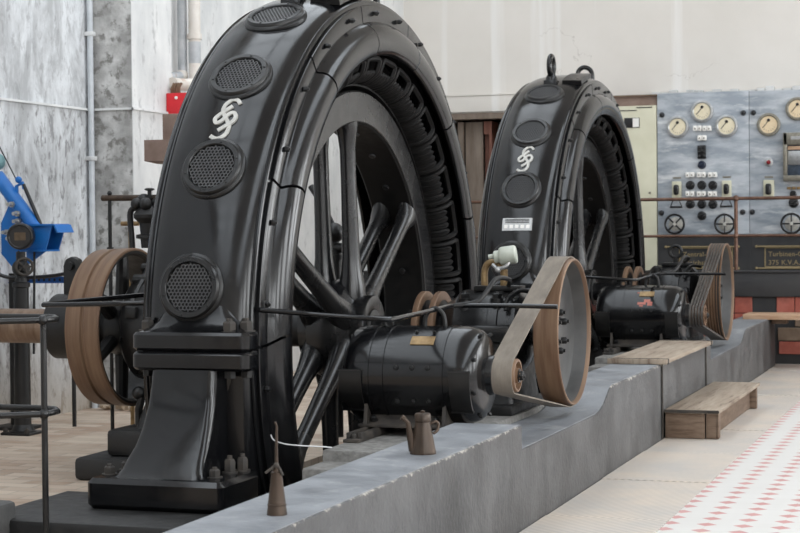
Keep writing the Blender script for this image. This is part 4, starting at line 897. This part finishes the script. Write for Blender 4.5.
b = MB(); b.lathe([(-4.235,.0),(-4.23,.02),(-4.20,.035),(-4.17,.045)], Matrix.Translation(V((0,-.16,-.0))) @ AX, 16); b.tube([(-4.10,Y1-.18,ZC+.12),(-4.12,Y1-.10,ZC+.24),(-4.08,Y1,ZC+.30)], .035, 10); b.tube([(-4.0,Y1-.12,ZC+.18),(-4.0,Y1-.06,ZC+.32)], .03, 10); b.sphere((-4.03,Y1-.16,ZC+.24),.05,12); b.tube([(-4.16,Y1-.26,ZC+.10),(-4.15,Y1-.17,ZC+.20),(-4.14,Y1-.05,ZC+.31)], .028, 10); b.box(-4.17,-4.11,Y1-.30,Y1-.22,ZC+.06,ZC+.12,.008); b.cyl((-4.2,Y1-.12,ZC+.25),(-4.08,Y1-.12,ZC+.25),.03,10); b.cyl((-4.2,Y1-.03,ZC+.31),(-4.08,Y1-.03,ZC+.31),.025,10); b.build('oil_fitting', 'iron', ib2, ib2)
b = MB(); b.loft([rrect(-4.10,-3.62,7.9,8.6,.24,.03), rrect(-4.06,-3.66,8.0,8.5,.45,.03), rrect(-4.04,-3.68,8.05,8.45,.74,.03)]); b.build('pedestal', 'iron', ib2, ib2)
b = MB(); b.box(-4.36,-3.56,7.75,8.75,0,.115,.025); b.box(-4.22,-3.58,7.83,8.67,.115,.25,.025); b.build('stepped_base', 'plinth', ib2, ib2)
for y in (8.0, 8.5):
    b = MB(); b.tube([(-4.12,y,.25),(-4.12,y,.34),(-4.10,y,.40)], .02, 8); b.sphere((-4.12,y,.42),.035,10); b.build('drain_cock', 'iron', ib2, ib2)
# governor linkage and valve above the wheel
gv = thing('governor_linkage', 'black valve with brown lever and rods standing above the brown wheel', 'valve', (-4.6, 9.0, 0))
b = MB(); b.cyl((-4.51,9.0,.0),(-4.51,9.0,1.16),.04,16); b.lathe([(0,.10),(.03,.10),(.035,.055)], frame((-4.49,9,0),(0,0,1)),20); b.build('valve_stand', 'iron', gv, gv)
b = MB(); b.lathe([(0,.045),(.05,.05),(.055,.075),(.075,.075),(.08,.05),(.14,.055),(.17,.085),(.19,.088),(.22,.07),(.25,.04),(.26,0)], frame((-4.555,9.0,1.145),(0,0,1)), 24)
for k in range(5): t = 2*pi*k/5; b.sphere((-4.565+.06*cos(t), 9.0+.06*sin(t), 1.395),.036,10)
b.sphere((-4.585,9.0,1.41),.045,12); b.build('valve_body', 'iron', gv, gv)
b = MB(); b.tube([(-4.60,8.98,1.37),(-4.645,8.98,1.37),(-4.665,8.98,1.33),(-4.655,8.98,1.2),(-4.645,8.98,1.05),(-4.6,8.98,.8),(-4.50,8.98,.6)], .017, 10, smooth=4); b.build('curved_pipe', 'iron', gv, gv)
b = MB(); b.cyl((-4.865,9.02,1.433),(-4.30,9.02,1.428),.018,12,bev=.003); b.build('lever', 'oilbrass', gv, gv)
b = MB(); b.cyl((-4.815,9.02,0),(-4.815,9.02,1.47),.011,10); b.sphere((-4.815,9.02,1.46),.015,8); b.cyl((-4.815,9.02,1.10),(-4.815,9.02,1.15),.02,10); b.build('upright_rod', 'iron', gv, gv)
b = MB(); b.cyl((-4.55,9.0,1.40),(-4.55,9.0,1.475),.012,10); b.lathe([(0,.015),(.004,.028),(.012,.028),(.016,.015)], frame((-4.55,9,1.47),(0,0,1)), 14); b.build('spindle', 'iron', gv, gv)
b = MB(); b.cyl((-4.727,9.1,0),(-4.727,9.1,1.28),.012,10); b.cyl((-4.785,9.1,1.285),(-4.67,9.1,1.285),.014,10,bev=.003); b.cyl((-4.727,9.1,1.28),(-4.727,9.1,1.325),.014,10); b.build('tee_handle', 'brass', gv, gv)
pv = thing('pipe_valve', 'black pipe valve seen between the spokes of the nearer generator', 'valve', (-3.73, 9.8, 0))
b = MB(); b.cyl((-3.73,9.8,0),(-3.73,9.8,1.12),.04,14); b.lathe([(0,.06),(.03,.06)], frame((-3.73,9.8,1.06),(0,0,1)), 16); b.build('standpipe', 'iron', pv, pv)
b = MB(); b.sphere((-3.735,9.8,1.22),.062,14); b.cyl((-3.735,9.8,1.12),(-3.735,9.8,1.22),.03,12); b.cyl((-3.735,9.8,1.13),(-3.65,9.78,1.13),.03,12); b.tube([(-3.74,9.8,1.25),(-3.82,9.82,1.40),(-3.9,9.85,1.5)], .02, 8); b.build('valve_body', 'iron', pv, pv)
b = MB(); b.cyl((-3.66,9.78,1.13),(-3.63,9.775,1.13),.034,12); b.build('brown_nut', 'rim', pv, pv)
b = MB(); b.prism([(-4.715,.74),(-4.715,1.06),(-4.70,1.095),(-4.665,1.11),(-4.63,1.095),(-4.615,1.06),(-4.615,.74)], 8.30, 8.355, 'xz', .008); b.cyl((-4.665,8.29,1.06),(-4.665,8.27,1.06),.022,14); o = b.build('crank_arm', 'iron', ts, ts)
# gauge column
gc = thing('gauge_column', 'black floor column carrying a round pressure gauge and small handwheel', 'gauge', (-5.66, 9.45, 0))
b = MB(); b.lathe([(0,.085),(.02,.085),(.025,.07),(.05,.06),(.06,.052),(.80,.046),(.90,.046),(.905,.055),(.93,.055),(.935,.04),(.96,.035)], frame((-5.66,9.45,0),(0,0,1)), 28); b.box(-5.76,-5.56,9.35,9.55,0,.015,.004); b.build('column', 'iron', gc, gc)
for dx in (-.075,.075):
    b = MB(); b.hexbolt((-5.66+dx,9.37,.015),(0,0,1),.016,.025); b.build('anchor_nut', 'dusty', gc, gc)
b = MB(); b.sphere((-5.66,9.45,1.02),.055,14); b.cyl((-5.66,9.45,.95),(-5.66,9.45,1.12),.028,12); b.cyl((-5.66,9.45,1.02),(-5.61,9.43,1.02),.03,12); b.build('valve_body', 'iron', gc, gc)
b = MB(); f = frame((-5.605,9.40,1.03),(.55,-.8,0)); b.add(*[[], []]); 
ring = [f @ V((0,.05*cos(t),.05*sin(t))) for t in [2*pi*k/24 for k in range(24)]]; b.tube(ring, .009, 8, True)
for k in range(5): t = 2*pi*k/5; b.tube([f @ V((0,0,0)), f @ V((0,.05*cos(t),.05*sin(t)))], .006, 6)
b.cyl(f @ V((-.06,0,0)), f @ V((.012,0,0)), .012, 10); b.build('handwheel', 'dusty', gc, gc)
b = MB(); f = frame((-5.65,9.44,1.215),(.35,-.93,0)); b.lathe([(-.05,.0),(-.05,.07),(-.045,.080),(.03,.082),(.038,.078),(.04,.07),(.034,.064),(.034,.0)], f, 36); gg = b.build('pressure_gauge', 'black', gc, gc)
b = MB(); b.box(.0345,.036,-.034,.034,-.024,.024,0,2,f); b.build('paper_label', 'paper', gg, gc)
# blue rig against the left wall
def B(x, z, y=9.62): return (x*.962-.055, y, 1.25+(z-1.25)*.962)
bl = thing('blue_rig', 'bright blue steel winch frame with a diagonal tube against the left wall', 'machine', (-5.8, 9.75, .9))
b = MB(); x = [B(a, z) for a, z in ((-6.09,1.30),(-6.0,1.47),(-5.94,1.43),(-5.93,1.05),(-5.98,.98),(-6.09,1.10))]; b.prism([(p[0], p[2]) for p in x], 9.64, 9.655, 'xz', .003); pl = b.build('side_plate', 'blue', bl, bl)
for a, z in ((-5.96,1.42),(-5.92,1.36),(-5.92,1.31),(-6.0,1.24),(-5.97,1.20)):
    p = V(B(a, z)); b = MB(); b.cyl(p+V((0,-.1,0)), p+V((0,-.02,0)), .012, 10); b.cyl(p+V((0,-.06,0)), p+V((0,-.035,0)), .02, 6); b.build('stud', 'steel', pl, bl)
b = MB(); b.tube([B(-6.10,1.61),B(-5.80,1.245)], .045, 18); b.build('diagonal_tube', 'blue', bl, bl)
b = MB(); p = V(B(-5.835,1.235)); b.cyl(p+V((0,-.085,0)), p+V((0,.05,0)), .034, 16); b.cyl(p+V((0,-.10,0)), p+V((0,-.085,0)), .02, 6); b.build('pivot_pin', 'iron', bl, bl)
b = MB(); x = [B(a, z) for a, z in ((-5.87,1.285),(-5.66,1.29),(-5.625,1.235),(-5.64,1.235),(-5.665,1.27),(-5.86,1.265))]
for y in (9.56, 9.72): b.prism([(p[0], p[2]) for p in [B(-5.86,1.285), B(-5.66,1.285), B(-5.715,1.12), B(-5.89,1.12)]], y, y+.012, 'xz', .002)
q0, q1, q2, q3 = B(-5.86,1.285), B(-5.645,1.288), B(-5.715,1.12), B(-5.89,1.12)
b.box(q0[0], q1[0], 9.54, 9.74, q0[2]-.006, q0[2]+.006); b.prism([(q1[0], q1[2]), (q1[0]+.012, q1[2]-.002), (q1[0]+.035, q1[2]-.05), (q1[0]+.025, q1[2]-.052)], 9.54, 9.74, 'xz'); b.box(q3[0], q2[0], 9.54, 9.74, q2[2]-.006, q2[2]+.006)
b.prism([(q3[0], q3[2]), (q2[0]-.03, q2[2]), (q3[0]-.0, q3[2]-.09)], 9.62, 9.64, 'xz'); b.build('channel_bracket', 'blue', bl, bl)
b = MB(); b.tube([B(-5.95,1.33),B(-5.955,1.54),B(-5.91,1.56),B(-5.90,1.52)], .012, 8); b.sphere(B(-5.94,1.58),.022,10); b.build('small_gallows', 'blue', bl, bl)
b = MB(); b.tube([B(-5.905,1.55),B(-5.775,1.275)], .012, 8); b.build('black_strut', 'black', bl, bl)
b = MB(); b.tube([B(-6.08,1.80),B(-5.95,1.57)], .0045, 6); b.build('steel_cable', 'iron', bl, bl)
b = MB(); b.sphere(B(-6.10,1.70), .055, 14); b.build('teal_cap', 'teal', bl, bl)
b = MB(); b.cyl(B(-5.83,1.12),B(-5.845,.45),.008,8); b.cyl(B(-5.94,1.12),B(-5.94,.10),.014,8); b.box(-5.98,-5.72,9.58,9.80,.0,.02,.003); b.cyl((-5.9,9.76,.01),(-5.9,9.76,.98),.03,12); b.build('rig_leg', 'iron', bl, bl)
br_ = MB(); br_.box(-6.0,-5.5,9.88,9.90,.915,.955); br_.box(-6.0,-5.5,9.86,9.88,.950,.956); br_.box(-6.0,-5.5,9.86,9.88,.914,.92)
ch = tag(br_.build('perforated_channel', 'blue_dark'), 'blue perforated channel strip running level behind the gauge column', 'channel')
b = MB()
for k in range(13): b.box(-5.985+.038*k,-5.97+.038*k,9.878,9.8815,.927,.943)
b.build('slot', 'black', ch)
b = MB(); b.cyl((-5.55,9.89,0),(-5.55,9.89,.915),.014,8); b.cyl((-5.97,9.89,0),(-5.97,9.89,.915),.014,8); b.build('channel_leg', 'iron', ch)
b = MB(); b.tube([(-6.0,9.6,1.05),(-5.95,9.6,1.0),(-5.86,9.62,.96),(-5.75,9.7,.955),(-5.62,9.80,.965),(-5.5,9.86,.99),(-5.46,9.9,.97)], .012, 8, smooth=5); tag(b.build('hose', 'black'), 'black hose sagging along the blue perforated channel', 'hose')
b = MB()
for k in range(3): b.tube([(-5.88+.0*k, 9.62+.10*cos(t), .56+.035*k+.05*sin(t)+.13) for t in [2*pi*j/24 for j in range(24)]] if 0 else [(-5.87+.11*cos(t), 9.15+.02*k, .62+.13*sin(t)-.012*k) for t in [2*pi*j/24 for j in range(24)]], .02, 8, True)
b.tube([(-5.87,9.15,.74),(-5.95,9.15,.76),(-6.03,9.15,.77)], .012, 6); tag(b.build('hose_coil', 'dusty'), 'dark dusty coil of hose hung on the left wall below the brown shaft', 'hose')
# front left handrail
hr = thing('handrail', 'black pipe handrail post with two U bent rails at the left edge', 'handrail', (-3.265, 5.6, 0))
b = MB(); b.cyl((-3.265,5.6,.0),(-3.265,5.6,.935),.0115,12); b.build('post', 'paint_dull', hr, hr)
for z, lab in ((.925,'t'),(.585,'l')):
    b = MB(); b.tube([(-5.4,5.74,z+.004),(-3.36,5.74,z+.004),(-3.295,5.73,z+.003),(-3.262,5.69,z),(-3.258,5.63,z),(-3.27,5.585,z),(-3.33,5.545,z),(-4.4,4.8,z)], .0115, 12); b.sphere((-3.262,5.592,z),.019,12); b.build('bent_rail', 'paint_dull', hr, hr)
# wall fittings
cn = thing('conduit', 'thin white vertical conduit in the corner of the left wall', 'pipe', (-5.99, 10.96, 0))
b = MB(); b.cyl((-5.985,10.955,.0),(-5.985,10.955,4.5),.021,12); b.build('conduit_pipe', 'pipe_white', cn, cn)
for z in (.9, 1.75, 2.62):
    b = MB(); b.box(-6.02,-5.955,10.93,10.985,z-.015,z+.015,.004); b.build('pipe_clip', 'plaster_white', cn, cn)
p1 = thing('wall_pipe', 'thin grey vertical pipe with rusty elbow in the alcove', 'pipe', (-5.74, 11.9, 2.3))
b = MB(); b.tube([(-5.73,11.9,4.5),(-5.73,11.9,2.48),(-5.73,11.9,2.42),(-5.735,11.87,2.39),(-5.74,11.8,2.375),(-5.745,11.66,2.37)], .036, 14); b.build('pipe_run', 'pipe_grey', p1, p1)
b = MB(); b.sphere((-5.73,11.89,2.395),.047,14); b.cyl((-5.745,11.62,2.37),(-5.745,11.66,2.37),.05,14); b.build('elbow', 'pipe_cream', p1, p1)
p2 = thing('wall_pipe', 'thick cream vertical pipe right of the thin grey one in the alcove', 'pipe', (-5.63, 11.9, 2.3))
b = MB(); b.tube([(-5.63,11.9,4.5),(-5.63,11.9,2.40),(-5.635,11.88,2.34),(-5.645,11.8,2.315),(-5.66,11.58,2.31)], .045, 16, smooth=3); b.build('pipe_run', 'pipe_cream', p2, p2)
b = MB(); b.cyl((-5.63,11.9,2.66),(-5.63,11.9,2.70),.055,16); b.cyl((-5.69,11.9,2.68),(-5.63,11.9,2.68),.012,8); b.build('collar', 'pipe_cream', p2, p2)
b = MB(); b.cyl((-5.63,11.9,2.48),(-5.63,11.9,2.64),.0465,16); o = b.build('grey_band', 'pipe_grey', p2, p2); o['label'] = 'grey painted section'
rb = thing('red_box', 'bright red box on the alcove wall under the pipe elbows', 'box', (-5.58, 11.6, 2.08))
b = MB(); b.box(-5.682,-5.45,11.52,11.62,2.085,2.235,.006); b.build('box_body', 'red', rb, rb)
b = MB(); b.lathe([(0,.012),(.006,.012),(.01,0)], frame((-5.60,11.52,2.20),(0,-1,0)), 12); b.build('button', 'ivory', rb, rb)
b = MB()
for k in range(4): b.tube([(-5.66+.02*k,11.57,2.235),(-5.655+.02*k,11.56,2.27+.01*(k % 2)),(-5.64+.02*k,11.57,2.31)], .010, 6)
b.build('wire_bundle', 'rim', rb, rb)
dk = thing('brown_duct', 'stepped brown metal duct box left behind the nearer generator', 'duct', (-5.1, 10.3, 0))
b = MB(); b.box(-5.06,-4.76,10.2,10.45,1.82,1.99,.006); b.loft([rrect(-5.11,-4.76,10.2,10.45,1.672,.01), rrect(-5.185,-4.76,10.18,10.47,1.69,.01), rrect(-5.185,-4.76,10.18,10.47,1.825,.01)]); b.build('duct_box', 'duct', dk, dk)
b = MB(); b.cyl((-5.02,10.32,0),(-5.02,10.32,1.65),.06,16); b.lathe([(0,.1),(.03,.1)], frame((-5.02,10.32,0),(0,0,1)), 18); b.build('duct_post', 'iron', dk, dk)
# rubble at the foot of the wall
for k, (x, y, r, lab) in enumerate(((-5.72,10.88,.05,'largest brown stone at the foot of the pilaster'),(-5.60,10.80,.035,'small brown stone right of the largest one at the pilaster foot'),(-5.84,10.86,.04,'middle sized brown stone left of the largest one at the pilaster foot'))):
    bm = bmesh.new(); bmesh.ops.create_icosphere(bm, subdivisions=3, radius=r)
    for v in bm.verts:
        q = v.co.normalized(); v.co = q*r*(1+.22*sin(7*q.x+k)+.15*sin(9*q.y+2*k)); v.co.z *= .7; v.co += V((x, y, r*.72))
    b = MB(); b.addbm(bm); tag(b.build('rubble_stone', 'stone'), lab, 'stone', 'stones at the foot of the pilaster')

# ------------------------------------------------------------------ light
w = bpy.data.worlds.new('World'); scene.world = w; w.use_nodes = True; nt = w.node_tree; bg = nt.nodes['Background']
tc = N(nt, 'ShaderNodeTexCoord'); sp = N(nt, 'ShaderNodeSeparateXYZ'); nt.links.new(tc.outputs['Generated'], sp.inputs[0])
mr = N(nt, 'ShaderNodeMapRange'); mr.inputs[1].default_value = .05; mr.inputs[2].default_value = .85; mr.inputs[3].default_value = .0; mr.inputs[4].default_value = 1.0; nt.links.new(sp.outputs['Z'], mr.inputs[0])
cm = N(nt, 'ShaderNodeMix', data_type='RGBA'); cm.inputs[6].default_value = (.13,.125,.12,1); cm.inputs[7].default_value = (.92,.96,1.0,1); nt.links.new(mr.outputs[0], cm.inputs[0]); nt.links.new(cm.outputs[2], bg.inputs['Color'])
bg.inputs['Strength'].default_value = .8
for i, (a, c) in enumerate(wins):
    ld = bpy.data.lights.new('daylight_%d' % (i+1), 'AREA'); ld.shape = 'RECTANGLE'; ld.size = c-a; ld.size_y = 3.6; ld.energy = 270; ld.color = (.95,.98,1.0)
    lo = bpy.data.objects.new('daylight_%d' % (i+1), ld); COL.objects.link(lo); lo.location = (xr+.2, (a+c)/2, 2.8); lo.rotation_euler = (0, pi/2, 0)
    lo.rotation_euler = V((-1,0,0)).to_track_quat('-Z', 'Z').to_euler()
for (x0, x1), e in (((sk[0], sk[1]), 880), (sl, 470)):
    ld = bpy.data.lights.new('roof_daylight', 'AREA'); ld.shape = 'RECTANGLE'; ld.size = x1-x0; ld.size_y = sk[3]-sk[2]; ld.energy = e; ld.color = (.87,.935,1.0)
    lo = bpy.data.objects.new('roof_daylight', ld); COL.objects.link(lo); lo.location = ((x0+x1)/2, (sk[2]+sk[3])/2, 6.65)
vs_ = scene.view_settings; vs_.view_transform = 'Standard'; vs_.look = 'None'; vs_.exposure = .04; vs_.gamma = 1.; vs_.use_curve_mapping = False
